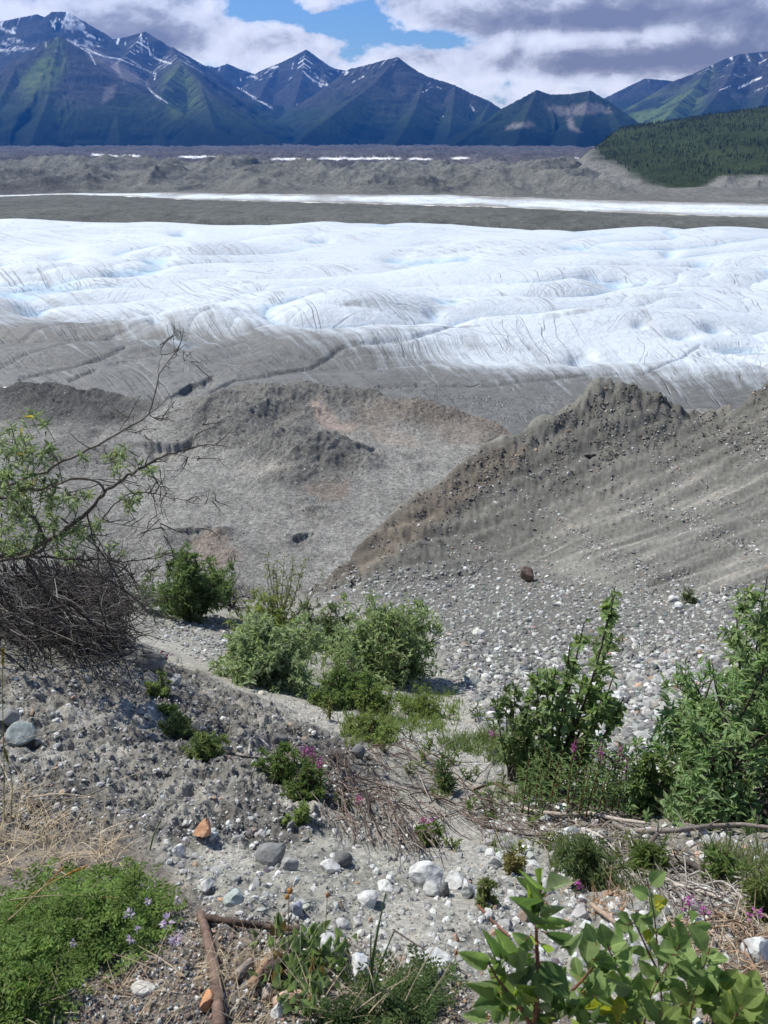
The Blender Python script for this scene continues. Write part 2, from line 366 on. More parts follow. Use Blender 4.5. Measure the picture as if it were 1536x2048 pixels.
def h_ice(q, py, X, Y):
    a = math.radians(18); s = X*math.cos(a)+Y*math.sin(a); t = -X*math.sin(a)+Y*math.cos(a)
    w = 14*fbm(X*.012, Y*.012, 3, 301)
    bil = np.abs(gn((s+w)*.0085, (t+w)*.016, 305)); bil2 = np.abs(gn((s+w)*.027+3, (t-w)*.05, 306)); bil3 = np.abs(gn(s*.07, t*.12, 308))
    amp = sst(790, 640, py)
    b2 = B2(q)
    edge = sst(0, 110, py-b2)
    z = amp*((11*(bil+.02)**.7*(.45+.75*sst(-.35, .35, gn(X*.007, Y*.005, 313))))+2.2*np.sqrt(bil2+.02)*sst(-.1, .45, gn(X*.01, Y*.008, 311))+.25*bil3-4)*(.35+.65*edge)+4.5*fbm(X*.006, Y*.006, 2, 310)*amp
    z = z+3.2*sst(150, 20, py-b2)-1.2*sst(740, 820, py)+.5*(1-amp)*fbm(X*.08, Y*.06, 3, 312)
    chan = np.zeros_like(z)
    # meltwater channels, hollows and the dark slot of the lower margin
    wq = q+10*fbm(X*.03, Y*.02, 3, 334); wy = py+4*fbm(X*.03+4, Y*.02, 3, 337)
    hol = [(310,530,30,9,4.5),(278,549,40,9,4.5),(232,556,34,7,3.5),(90,580,70,12,4),(30,597,50,10,4),(60,615,40,6,3),(362,473,22,5,4),(140,456,30,4,4),(15,522,26,6,3),(125,512,34,5,3),(640,491,24,4,4),(850,521,60,8,3.5),(790,515,30,7,3),(930,522,26,6,3),(1147,500,36,6,4),(1228,566,34,8,3.5),(1180,560,20,7,2.5),(890,604,34,9,4),(913,642,26,10,3.5),(870,625,22,8,2.5),(1163,706,26,12,3.5),(1400,533,30,7,3.5),(1340,510,18,7,3),(1430,656,26,7,3),(1478,690,50,9,3.5),(1365,672,30,6,2.5),(1280,660,16,6,2),(310,652,16,6,2.5)]
    g_ = gaus(wq, wy, hol); z = z-g_*1.1; chan = sst(.9, 3.2, g_)
    for pts, wd, dp in (([(310,650),(140,690),(0,730)],3,.7),([(960,640),(900,660),(820,690),(690,705),(620,735),(470,758),(420,785)],3,1.1),([(1536,735),(1400,690),(1290,745),(1180,745),(1000,765),(760,770)],3,.8),([(250,700),(100,745),(40,760)],3,1.),([(190,740),(140,760)],3,.9),([(240,620),(100,655),(0,690)],3,.6)):
        z = z-dp*np.exp(-(lined(q, py+5*fbm(X*.05, Y*.05, 3, 330), pts)/wd)**2)
    z = z+cliff(wq, wy, [(322,800),(380,766),(442,748)], 20, 3.4, 28)+cliff(wq, wy, [(205,728),(255,716),(290,716)], 20, 1.6, 20)+cliff(wq, wy, [(850,712),(830,760)], 20, .8, 12)
    blue = .8*chan*sst(720, 680, py)+sst(.09, .0, bil)*.75*sst(-.3, .3, gn(X*.007, Y*.005, 313))+sst(.04, 0, bil2)*.2
    dirtline = np.interp(q, [-400, 0, 200, 420, 600, 760, 900, 1100, 1300, 1536, 1900], [640, 643, 655, 668, 680, 705, 722, 735, 745, 765, 775])
    dn = 30*fbm(X*.02, Y*.02, 4, 320)+14*fbm(s*.03, t*.16, 3, 324)
    dirt = sst(-95, 62, py-dirtline+dn*1.3)
    dirt = np.maximum(dirt, .6*sst(.25, .6, fbm(s*.012, t*.05, 4, 327))*sst(560, 680, py))
    return ZG+z, blue, dirt
def h_med(q, py, X, Y):
    b2 = B2(q); b3 = B3(q); t = (b2-py)/(b2-b3)
    return ZG+np.sin(np.pi*np.clip(t, 0, 1)**.6)**.9*6+.9*fbm(X*.03, Y*.015, 4, 340)*sst(1, .7, t)+.8*(ridged(X*.05, Y*.03, 3, 344)-.5)
def h_strip(q, py, X, Y): return ZG+.3+1.6*fbm(X*.02, Y*.01, 4, 350)
def nr(a):
    lo, hi = np.percentile(a, (25, 97)); return (a-lo)/(hi-lo)
def h_hill(q, py, X, Y):
    b4 = B4(q); t = (b4-py)/(b4-338)
    env = sst(0, .25, t)
    m = 1.5*gaus(q, py, [(470,352,55,12,13),(600,360,60,10,9),(250,350,120,14,9),(100,352,90,14,9),(770,350,50,10,5),(880,358,60,10,5),(1100,352,70,12,8),(330,365,60,9,6),(540,372,60,8,5),(20,375,120,8,8)])
    return ZG+env*(m+19*np.maximum(nr(ridged(X*.0058, Y*.0034, 5, 360, .45)), -.15)+2.*(ridged(X*.04, Y*.03, 3, 366)-.5))*(.25+.75*sst(1300, 1120, q))
def h_far(q, py, X, Y):
    return ZG+sst(338, 330, py)*0+13*np.maximum(nr(ridged(X*.005, Y*.0016, 6, 370, .6)), -.1)+3*fbm(X*.02, Y*.01, 3, 376)
def rock_mat(name, sc, contrast=.5, bmp=.6, bd=.3, anis=(1, 1, 1)):
    m, nt, b = new_mat(name); p = pos(nt); vc = colattr(nt)
    mp = N(nt, 'ShaderNodeMapping'); mp.inputs['Scale'].default_value = anis; ln(nt, p, mp.inputs['Vector']); v = mp.outputs[0]
    n1 = noise(nt, v, sc, 8, .72); n2 = noise(nt, v, sc*.13, 6, .6); n3 = noise(nt, v, sc*4, 3, .8)
    c = mixc(nt, 1, vc, ramp(nt, n1.outputs[0], [(.3, 1-contrast), (.7, 1+contrast)]), 'MULTIPLY')
    c = mixc(nt, 1, c, ramp(nt, n2.outputs[0], [(.3, .82), (.7, 1.18)]), 'MULTIPLY')
    c = mixc(nt, 1, c, ramp(nt, n3.outputs[0], [(.35, 1-contrast*.8), (.65, 1+contrast*.8)]), 'MULTIPLY')
    ln(nt, c, b.inputs['Base Color'])
    bump(nt, b, mth(nt, 'ADD', n1.outputs[0], mth(nt, 'MULTIPLY', n3.outputs[0], .35)), bmp, bd)
    b.inputs['Roughness'].default_value = .95; b.inputs['Specular IOR Level'].default_value = .05
    return m
m_val = rock_mat('valley_gravel', 1.3, .6, .9, .6)
m_med = rock_mat('moraine_debris', .22, .35, .7, 1.2)
m_hill = rock_mat('moraine_hill_debris', .09, .35, .7, 3)
m_far = rock_mat('far_moraine_debris', .03, .4, .6, 6)
def sheet(name, Q, X, Y, Z, mat, c):
    V = np.stack([X, Y, Z], -1)
    return kind(mk(name, V, gridF(*Q.shape), mat, col=c.reshape(-1, 3)), 'structure')
# gravel floor of the valley below the slope
Q, py, X, Y = zone(B0, B1, 460)
Z, m = h_valley(Q, py, X, Y)
n1 = fbm(X*.03, Y*.03, 4, 400); n2 = fbm(X*.4, Y*.3, 3, 404)
c = np.zeros(X.shape+(3,))+np.array((.27, .262, .238)); c = c*(1+.22*n1+.3*n2)[..., None]
c = mix(c, np.array((.15, .146, .132)), sst(.8, 3.5, m+1.6*n1)*.75)
wq = Q+18*fbm(X*.08, Y*.06, 3, 407); wy = py+9*fbm(X*.08, Y*.06, 3, 411)
c = mix(c, np.array((.20, .155, .12)), pm(wq, wy, [(700,815),(900,808),(1030,850),(1050,900),(900,885),(840,850),(720,860)], 16)*.45)
c = mix(c, np.array((.36, .29, .24)), pm(wq, wy, [(615,820),(640,815),(680,845),(720,850),(700,870),(640,860)], 8)*.8)
c = mix(c, np.array((.33, .28, .23)), pm(wq, wy, [(740,850),(830,870),(860,890),(760,880)], 8)*.6)
c = mix(c, np.array((.26, .2, .155)), pm(wq, wy, [(600,970),(700,960),(690,990),(640,1000)], 10)*.6+pm(wq, wy, [(380,1075),(440,1060),(480,1100),(440,1140),(380,1110)], 14)*.6)
c = mix(c, np.array((.38, .34, .29)), pm(wq, wy, [(480,930),(590,935),(585,955),(500,950)], 8)*.4)
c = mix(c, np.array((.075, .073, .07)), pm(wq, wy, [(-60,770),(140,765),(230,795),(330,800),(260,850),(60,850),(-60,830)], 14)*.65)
wet = fbm(X*.02, Y*.012, 4, 470); c = mix(c, np.array((.135, .132, .122)), sst(.05, .5, wet)*.65); c = mix(c, np.array((.34, .325, .29)), sst(.15, .55, fbm(X*.016+9, Y*.01, 4, 474))*.5)
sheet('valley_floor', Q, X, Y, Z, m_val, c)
# glacier
Q, py, X, Y = zone(B1, B2, 460)
Z, blue, dirt = h_ice(Q, py, X, Y)
c = np.zeros(X.shape+(3,))+np.array((.53, .575, .615))
c = mix(c, np.array((.30, .46, .60)), np.clip(blue, 0, 1)*.75)  # blue ice creases, plus shading of the hollows put into the colour
ice = sheet('glacier', Q, X, Y, Z, None or m_val, c)
attr(ice, 'dirt', dirt); fl_ = ice.data.attributes.new('flow', 'FLOAT_VECTOR', 'POINT'); fl_.data.foreach_set('vector', np.stack([X*400/Y+7*fbm(X*.012, Y*.012, 3, 335)+1.5*fbm(X*.09, Y*.06, 2, 338), Y+25*fbm(X*.01, Y*.008, 3, 336), Z*0], -1).astype(np.float32).ravel())
m_ice, nt, b = new_mat('glacier_ice'); p = pos(nt); vc = colattr(nt); dt = fattr(nt, 'dirt')
fv = N(nt, 'ShaderNodeAttribute'); fv.attribute_name = 'flow'; fv = fv.outputs['Vector']
def lines(ang, sc, st, width, seed, brk):
    mp = N(nt, 'ShaderNodeMapping'); mp.inputs['Rotation'].default_value = (0, 0, math.radians(ang)); mp.inputs['Location'].default_value = (seed*13.7, seed*7.1, 0)
    ln(nt, fv, mp.inputs['Vector'])
    m2 = N(nt, 'ShaderNodeMapping'); m2.inputs['Scale'].default_value = (sc/st, sc, sc/st); ln(nt, mp.outputs[0], m2.inputs['Vector'])
    n = noise(nt, m2.outputs[0], 1, 3, .5, .35)
    d = mth(nt, 'ABSOLUTE', mth(nt, 'SUBTRACT', n.outputs[0], .5))
    l = ramp(nt, d, [(0, 1), (width, 0)])
    k = noise(nt, mp.outputs[0], brk, 4, .6)
    return mth(nt, 'MULTIPLY', l, ramp(nt, k.outputs[0], [(.505, 0), (.6, 1)]))
l1 = lines(64, .07, 22, .008, 1, .014); l2 = lines(70, .12, 20, .010, 2, .018); l3 = lines(58, .03, 22, .006, 3, .009); l4 = lines(20, .03, 6, .008, 4, .014); l6 = lines(-35, .09, 14, .008, 6, .018); l7 = lines(105, .12, 12, .008, 7, .02); l4 = None
l4 = lines(20, .03, 6, .008, 4, .014); l5 = lines(66, .22, 20, .012, 5, .022)
L = mth(nt, 'MAXIMUM', mth(nt, 'MAXIMUM', l1, l2), mth(nt, 'MAXIMUM', mth(nt, 'MAXIMUM', l3, l5), l4))
L = mth(nt, 'MAXIMUM', L, mth(nt, 'MULTIPLY', mth(nt, 'MAXIMUM', l6, l7), .45))
fine = noise(nt, p, .35, 6, .7); big = noise(nt, p, .03, 6, .65)
df = mth(nt, 'ADD', dt, mth(nt, 'MULTIPLY', mth(nt, 'SUBTRACT', big.outputs[0], .5), .7))
df = mth(nt, 'ADD', df, mth(nt, 'MULTIPLY', mth(nt, 'SUBTRACT', fine.outputs[0], .5), .5))
st1 = N(nt, 'ShaderNodeMapping'); st1.inputs['Rotation'].default_value = (0, 0, math.radians(66)); ln(nt, fv, st1.inputs['Vector'])
st2 = N(nt, 'ShaderNodeMapping'); st2.inputs['Scale'].default_value = (.02, .22, .02); ln(nt, st1.outputs[0], st2.inputs['Vector']); stn = noise(nt, st2.outputs[0], 1, 5, .65, .3)
df = mth(nt, 'ADD', df, mth(nt, 'MULTIPLY', mth(nt, 'SUBTRACT', stn.outputs[0], .5), 1.15))
dfac = ramp(nt, df, [(.2, 0), (.5, .45), (.85, 1)])
dirtc = mixc(nt, 1, ramp(nt, fine.outputs[0], [(.3, (.085, .085, .078)), (.7, (.175, .173, .162))]), ramp(nt, big.outputs[0], [(.3, .75), (.7, 1.2)]), 'MULTIPLY')
cc = mixc(nt, dfac, mixc(nt, 1, vc, ramp(nt, fine.outputs[0], [(.3, .9), (.7, 1.06)]), 'MULTIPLY'), dirtc)
lc = mixc(nt, dfac, (.26, .25, .24), (.45, .45, .43))
cc = mixc(nt, mth(nt, 'MULTIPLY', L, mth(nt, 'SUBTRACT', .52, mth(nt, 'MULTIPLY', dfac, .2))), cc, lc)
ln(nt, cc, b.inputs['Base Color'])
bump(nt, b, mth(nt, 'ADD', mth(nt, 'MULTIPLY', fine.outputs[0], .6), mth(nt, 'MULTIPLY', L, -.35)), .9, 1.5)
b.inputs['Roughness'].default_value = .6
ice.data.materials[0] = m_ice
# medial moraine, far ice strip, moraine hills
Q, py, X, Y = zone(B2, B3, 90); Z = h_med(Q, py, X, Y)
c = np.zeros(X.shape+(3,))+np.array((.10, .104, .092)); c = c*(1+.25*fbm(X*.01, Y*.006, 4, 420)+.25*fbm(X*.1, Y*.05, 2, 424))[..., None]
sheet('medial_moraine', Q, X, Y, Z, m_med, c)
Q, py, X, Y = zone(B3, B4, 40); Z = h_strip(Q, py, X, Y)
c = np.zeros(X.shape+(3,))+np.array((.56, .60, .63)); ts = (B3(Q)-py)/np.maximum(B3(Q)-B4(Q), 1); c = mix(c, np.array((.26, .255, .24)), np.clip(sst(.1, .5, fbm(X*.01, Y*.004, 4, 430))*.7+sst(.35, .0, np.minimum(ts, 1-ts)+.25*fbm(X*.012, Y*.004, 4, 433)), 0, 1))
sheet('glacier_strip', Q, X, Y, Z, m_med, c)
Q, py, X, Y = zone(B4, B5, 150, .8); Z = h_hill(Q, py, X, Y)
c = np.zeros(X.shape+(3,))+np.array((.135, .136, .122)); c = c*(1+.35*fbm(X*.004, Y*.003, 4, 440))[..., None]
c = mix(c, np.array((.08, .078, .075)), pm(Q, py+5*fbm(X*.02, Y*.01, 2, 444), [(-100,382),(100,376),(230,388),(120,396),(-100,396)], 4)*.8)
sheet('moraine_hills', Q, X, Y, Z, m_hill, c)
Q, py, X, Y = zone(B5, B6, 170, 1.); Z = h_far(Q, py, X, Y)
c = np.zeros(X.shape+(3,))+np.array((.078, .074, .076)); c = c*(1+.4*fbm(X*.003, Y*.0015, 4, 450))[..., None]
ws = np.zeros_like(Q); apx, apy = proj(X, Y, Z)
for x0, x1, y in ((185,205,310),(218,235,312),(245,278,312),(360,428,314),(450,476,316),(545,600,318),(610,620,319),(640,800,317),(820,860,318),(905,935,316),(1105,1115,320),(1150,1180,318)):
    ws = np.maximum(ws, sst(x0-8, x0+8, Q)*sst(x1+8, x1-8, Q)*sst(2.4, 1.2, np.abs(apy-y+2*fbm(Q*.05, Q*0, 2, 455))))
c = mix(c, np.array((.75, .75, .75)), ws)
sheet('far_moraine', Q, X, Y, Z, m_far, c)
# ------------------------------------------------------------------ mountains: a heightfield grown from ridge lines
RIDGES = [
 ([(-1300,150,9500),(-900,60,9500),(-600,90,9500),(-380,45,9500),(-120,70,9500),(-40,50,9500),(0,42,9500),(75,27,9500),(90,33,9500),(105,22,9500),(135,22,9500),(165,40,9500),(200,60,9500),(225,78,9500),(262,70,9500),(290,62,9500),(315,85,9500),(345,93,9500),(375,110,9500),(410,130,9500),(450,160,9600)],.62),
 ([(-700,180,6500),(-400,130,6700),(-150,210,6800),(-60,175,6900),(40,118,7000),(85,85,7150),(120,72,7200),(150,100,7200),(190,140,7100),(250,172,6900),(300,195,6700),(400,245,6300),(500,288,5900)],.62),
 ([(120,72,7200),(105,130,6850),(95,200,6400),(60,287,5700)],.6),([(40,118,7000),(0,200,6400),(-40,287,5700)],.6),([(190,140,7100),(230,215,6500),(240,287,5850)],.62),
 ([(345,93,9500),(355,118,8400),(365,124,7900),(400,165,7500),(440,205,7100),(500,248,6700),(565,288,6200)],.62),
 ([(365,124,7900),(335,165,7400),(310,225,6800),(330,288,6000)],.6),([(400,165,7500),(420,230,6800),(440,288,6100)],.6),
 ([(290,62,9500),(262,100,9000),(235,128,8400),(250,172,6900)],.6),
 ([(410,130,11500),(432,135,11500),(455,127,11500),(480,138,11500),(510,148,11500),(517,143,11500),(560,125,11000),(590,110,11000),(612,98,11000),(640,118,11000),(662,135,11000),(690,140,11000),(720,150,11000)],.62),
 ([(612,98,11000),(605,150,10300),(585,215,9300),(560,280,8000)],.62),([(560,125,11000),(530,170,10300),(510,215,9500)],.62),([(640,118,11000),(660,185,10000),(640,240,9000)],.62),
 ([(640,235,8200),(680,175,8600),(700,137,8800),(740,128,8700),(768,120,8600),(795,114,8500),(815,132,8500),(850,150,8400),(880,160,8400),(910,170,8300),(950,190,8200),(980,203,8200),(1000,223,8100),(1060,270,7800)],.6),
 ([(795,114,8500),(750,165,8000),(690,210,7500),(630,255,6900),(590,289,6400)],.6),([(850,150,8400),(835,205,7700),(815,250,7100),(790,289,6500)],.6),([(910,170,8300),(905,220,7700),(900,260,7100),(890,289,6500)],.6),([(980,203,8200),(960,245,7600),(940,289,6700)],.58),
 ([(905,291,6200),(950,260,6400),(1000,226,6600),(1035,200,6700),(1075,179,6800),(1100,188,6800),(1140,187,6800),(1180,180,6800),(1210,197,6800),(1240,222,6700),(1290,258,6500),(1340,288,6300)],.55),
 ([(1075,179,6800),(1050,235,6300),(1030,290,5700)],.55),([(1180,180,6800),(1170,225,6400),(1150,290,5700)],.55),([(1210,197,6800),(1240,250,6300),(1260,290,5800)],.55),
 ([(1120,250,10500),(1210,195,10500),(1240,180,10500),(1290,156,10500),(1335,160,10500),(1400,170,10500)],.6),
 ([(1300,190,9300),(1345,163,9000),(1380,150,9000),(1420,132,9000),(1450,118,9000),(1480,108,9000),(1536,103,9000),(1650,75,9000),(1800,90,9000),(2000,60,9000),(2300,120,9000),(2700,90,9000)],.55),
 ([(1420,132,9000),(1385,180,8300),(1340,225,7600),(1290,287,6600)],.52),([(1480,108,9000),(1450,170,8200),(1400,230,7300),(1370,288,6500)],.52),([(1536,103,9000),(1536,180,8000),(1500,250,7000)],.52),([(1650,75,9000),(1650,180,7800),(1600,280,6400)],.55)]
mq = np.concatenate([np.linspace(-1100, -10, 150, endpoint=False), np.linspace(-10, 1546, 860), np.linspace(1546, 2600, 150)[1:]])
mY = np.concatenate([np.linspace(5000, 9000, 230, endpoint=False), np.linspace(9000, 12500, 130)])
U, YY = np.meshgrid((mq-768)/FPX/1.09, mY)
MX = U*YY; MY = YY
wx = MX+90*fbm(MX*.0016, MY*.0016, 4, 500); wy = MY+90*fbm(MX*.0016+7, MY*.0016, 4, 504)
best = np.full(MX.shape, -400.); bg = np.zeros_like(best); bd = np.zeros_like(best)
rid = 0
for pts, k in RIDGES:
    q3 = [P(*a) for a in pts]; acc = 0
    for a, b_ in zip(q3[:-1], q3[1:]):
        ex, ey = b_.x-a.x, b_.y-a.y; L2 = ex*ex+ey*ey
        # warp fades out at the crest so the outline keeps its shape
        t0 = np.clip(((MX-a.x)*ex+(MY-a.y)*ey)/L2, 0, 1); d0 = np.hypot(MX-a.x-t0*ex, MY-a.y-t0*ey)
        f = sst(0, 500, d0); x_ = MX+(wx-MX)*f; y_ = MY+(wy-MY)*f
        t = np.clip(((x_-a.x)*ex+(y_-a.y)*ey)/L2, 0, 1); d = np.hypot(x_-a.x-t*ex, y_-a.y-t*ey)
        zr = a.z+(b_.z-a.z)*t
        z = zr-k*d*(1.12-.22*sst(0, 1500, d))
        arc = acc+t*math.sqrt(L2)+rid*777
        g = sst(0, 260, d)*((45+.035*d)*(ridged(arc/210, d/900, 4, 510)-.5)+34*(ridged(arc/75, d/420, 3, 514)-.5))
        z = z+g
        w = z > best
        best = np.where(w, z, best); bg = np.where(w, arc, bg); bd = np.where(w, d, bd)
        acc += math.sqrt(L2)
    rid += 1
MZ = best+14*fbm(MX*.006, MY*.006, 4, 520)*sst(0, 150, bd)+7*(ridged(MX*.02, MY*.02, 3, 524)-.5)
MZ = np.maximum(MZ, -95)
mpx, mpy = proj(MX, MY, MZ)
rk = fbm(bg/60, bd/500, 3, 530); n1 = fbm(MX*.002, MY*.002, 5, 534); n2 = fbm(MX*.02, MY*.02, 3, 538)
c = np.zeros(MX.shape+(3,))+np.array((.048, .049, .046)); c = c*(1+.6*rk+.4*n2)[..., None]
veg = sst(420, 60, MZ+160*n1+90*rk)
c = mix(c, np.array((.022, .038, .013)), veg*.9)
c = mix(c, np.array((.006, .012, .008)), sst(150, -20, MZ+90*n1))  # dark forest at the foot, with cloud shadow put into its colour
grn = np.maximum.reduce([pm(mpx, mpy, a, 18) for a in ([(330,150),(365,128),(400,170),(410,215),(350,230),(320,190)],[(90,90),(120,78),(130,140),(100,180),(60,200),(20,185)],[(1240,205),(1300,195),(1380,170),(1425,140),(1400,210),(1330,262),(1270,250)])])
c = mix(c, np.array((.11, .15, .04)), grn*sst(-.4, .2, rk+n1)*.9)  # green slopes, with the sunlight on them put into the colour
scr = np.maximum.reduce([pm(mpx+6*n2, mpy+8*rk, a, 5) for a in ([(1010,258),(1025,247),(1060,243),(1070,252)],[(1130,236),(1142,232),(1150,255),(1165,262),(1140,258)],[(1090,215),(1200,205),(1230,225),(1120,232)],[(210,178),(232,172),(225,195),(205,208)],[(160,85),(190,100),(250,130),(300,170),(250,165),(180,120)])])
c = mix(c, np.array((.2, .18, .165)), scr*.75)
sn = np.zeros_like(MX)
for pts, wd in (([(148,88),(178,105),(192,130)],2.6),([(172,98),(205,112),(240,118)],3.2),([(240,118),(285,138),(312,148)],2.2),([(312,148),(308,158)],2),([(296,176),(310,190),(334,205)],3),([(282,68),(284,105)],3.2),([(293,72),(300,108)],2.6),([(300,108),(318,120),(342,127)],4),([(268,100),(280,104)],2.5),([(305,85),(306,100)],1.5),([(165,62),(190,75)],2.5),([(168,70),(205,80)],2),([(100,40),(110,55)],2),([(118,38),(130,52)],1.8),([(0,55),(12,62),(30,66)],6),([(543,136),(556,133)],5),([(588,122),(585,138)],2),([(606,142),(622,158),(640,168),(655,170)],3.4),([(615,150),(630,165),(642,173)],3),([(628,145),(640,160),(655,168)],2),([(600,115),(606,125)],1.5),([(470,172),(500,190),(512,196)],2.2),([(505,195),(530,208),(545,218)],2.4),([(495,155),(505,152),(514,156)],4),([(480,150),(482,162)],2),([(685,143),(697,145),(690,150)],4),([(706,165),(728,152)],2.4),([(790,120),(787,132)],1.8),([(855,172),(862,165)],2),([(845,185),(870,172),(885,178)],1.6),([(940,210),(948,222)],2),([(880,230),(886,233)],1.8),([(1478,176),(1500,165),(1522,155)],3.4),([(1440,180),(1460,172)],2.4),([(1510,182),(1536,172)],2.4),([(1485,160),(1490,150)],1.6),([(590,210),(596,208)],1.6)):
    dd = lined(mpx+3*rk+2*n2, mpy+2*rk, pts); sn = np.maximum(sn, sst(wd*.6, wd*.1, dd+1.2*np.abs(n2)+.9*rk))
hi = sst(500, 720, MZ+120*n1)*sst(.24, .4, fbm(bg/45, bd/700, 3, 540)+.2*n2)
sn = np.maximum(sn, hi*.9)
c = mix(c, np.array((.78, .80, .82)), sn)
m_mt = rock_mat('mountain_rock', .02, .35, .5, 12)
kind(mk('mountains', np.stack([MX, MY, MZ], -1), gridF(*MX.shape), m_mt, col=c.reshape(-1, 3)), 'structure')
# ------------------------------------------------------------------ forested hill on the right bank
HR = [([(1165,345,1560),(1185,318,1640),(1205,302,1750),(1260,290,1850),(1330,272,1950),(1380,252,2000),(1440,236,2050),(1500,222,2100),(1560,212,2150),(1700,190,2200),(1900,180,2200),(2500,190,2200)],.135),
      ([(1330,272,1950),(1340,320,1650),(1345,375,1400)],.16),([(1205,302,1750),(1220,340,1560),(1260,385,1330)],.16),([(1440,236,2050),(1470,300,1650),(1500,375,1370)],.16),([(1600,205,2100),(1650,300,1600),(1680,380,1300)],.16)]
hq = np.concatenate([np.linspace(1130, 1560, 330), np.linspace(1560, 2500, 90)[1:]]); hY = np.linspace(1180, 2700, 240)
U, HY = np.meshgrid((hq-768)/FPX/1.08, hY); HX = U*HY
hz = np.full(HX.shape, -200.)
for pts, k in HR:
    q3 = [P(*a) for a in pts]
    for a, b_ in zip(q3[:-1], q3[1:]):
        ex, ey = b_.x-a.x, b_.y-a.y; L2 = ex*ex+ey*ey
        t = np.clip(((HX-a.x)*ex+(HY-a.y)*ey)/L2, 0, 1); d = np.hypot(HX-a.x-t*ex, HY-a.y-t*ey)
        hz = np.maximum(hz, a.z+(b_.z-a.z)*t-k*d)
bpx = np.interp(HY, [1180, 1300, 1450, 1650, 2000, 2700], [1290, 1225, 1168, 1116, 1130, 1165])+14*fbm(HY*.01, HX*.004, 3, 600)
ddx = ((U*FPX*1.08+768)-bpx)/FPX/1.08*HY
hz = np.where(ddx > 0, np.minimum(hz, -76+.80*ddx), -90)
hpx, hpy = proj(HX, HY, hz)
bare = np.maximum(sst(84, 46, ddx+26*fbm(HX*.02, HY*.015, 4, 601))*sst(2000, 1700, HY), pm(hpx+6*fbm(HX*.02, HY*.02, 3, 601), hpy, [(1385,420),(1400,372),(1440,354),(1560,352),(1700,350),(1700,420)], 5))
hz = hz+bare*(ridged(HX*.02, HY*.012, 4, 605)-.5)*9+(1-bare)*4*fbm(HX*.01, HY*.01, 3, 609)
hz = np.maximum(hz, -90)
c = np.zeros(HX.shape+(3,))+np.array((.030, .043, .017)); c = c*(1+.5*fbm(HX*.008, HY*.006, 4, 612)+.4*fbm(HX*.08, HY*.05, 3, 616))[..., None]
c = mix(c, np.array((.155, .153, .14)), bare)
kind(mk('forested_hill', np.stack([HX, HY, hz], -1), gridF(*HX.shape), rock_mat('hill_ground', .12, .35, .6, 2), col=c.reshape(-1, 3)), 'structure')
def hillz(ix, iy): return hz[iy, ix]
TV, TF, TC = [], [], []
r = np.random.default_rng(5)
nb = 0
ti = r.integers(0, HX.shape[0]-1, 13000); tj = r.integers(0, 345, 13000)
dens = sst(-.45, .25, fbm(HX*.012, HY*.009, 3, 620))
for i, j in zip(ti, tj):
    if bare[i, j] > .35 or hz[i, j] < -66 or r.random() > .06+.7*dens[i, j]: continue
    if HY[i, j] > 2350: continue
    h = r.uniform(3, 8.5)*(.75 if hpy[i, j] > 350 else 1); w = h*r.uniform(.13, .2)
    x = HX[i, j]+r.uniform(-3, 3); y = HY[i, j]+r.uniform(-3, 3); z = hz[i, j]-.6
    col = np.array((.018, .029, .014))*r.uniform(.6, 1.8)+np.array((.006, .006, 0))*r.random()
    a0 = r.uniform(0, 6.28)
    for q, (zb, zt, ww) in enumerate(((.08, .5, 1), (.33, .75, .72), (.6, 1., .42))):
        n = len(TV)
        for s_ in range(5):
            a = a0+s_*2*math.pi/5+q*.5; k = ww*r.uniform(.65, 1.25)
            TV.append((x+w*k*math.cos(a), y+w*k*math.sin(a), z+h*zb*r.uniform(.85, 1.15)))
        TV.append((x, y, z+h*zt))
        TF += [(n+s_, n+(s_+1) % 5, n+5) for s_ in range(5)]; TC += [col]*6
m_con, nt, b = new_mat('conifer_needles'); ln(nt, colattr(nt), b.inputs['Base Color'])
kind(mk('conifer_forest', TV, np.array(TF), m_con, col=np.array(TC), smooth=False), 'stuff')
# ------------------------------------------------------------------ stones
class MB:
    def __init__(s): s.V = []; s.F = {}; s.C = []; s.n = 0
    def add(s, V, F, c):
        V = np.asarray(V, np.float32).reshape(-1, 3)
        for f in (F if isinstance(F, list) else [F]):
            f = np.asarray(f, np.int64)
            if len(f): s.F.setdefault(f.shape[1], []).append(f+s.n)
        c = np.asarray(c, np.float32); s.C.append(np.broadcast_to(c, (len(V), 3)) if c.ndim == 1 else c)
        s.V.append(V); s.n += len(V)
    def build(s, name, mat, parent=None, smooth=True, loc=None):
        return mk(name, np.concatenate(s.V), [np.concatenate(f) for f in s.F.values()], mat, parent, np.concatenate(s.C), smooth, loc)
def ico(sub):
    bm = bmesh.new(); bmesh.ops.create_icosphere(bm, subdivisions=sub, radius=1)
    V = np.array([v.co[:] for v in bm.verts]); F = np.array([[v.index for v in f.verts] for f in bm.faces]); bm.free(); return V, F
def stone_shape(seed, sub=2, ang=.5, sq=(1, .8, .6)):
    """a stone: a sphere cut by random planes, then roughened"""
    r = np.random.default_rng(seed); V, F = ico(sub)
    for i in range(int(5+9*ang)):
        n = r.normal(size=3); n /= np.linalg.norm(n); d = r.uniform(.8-.45*ang, .97-.2*ang)
        k = V@n; V = np.where((k > d)[:, None], V-n*((k-d)*(.75+.2*ang))[:, None], V)
    V = V*(1+.10*fbm(V[:, 0]*1.3+seed, V[:, 1]*1.3+V[:, 2]*1.7, 3, 700+seed % 7)[:, None])
    return V*np.array(sq), F
ROUND = [stone_shape(10+i, 2, .8, (1, r, q)) for i, (r, q) in enumerate(((.85,.6),(.7,.5),(.9,.7),(.75,.6),(.8,.45),(.95,.65)))]
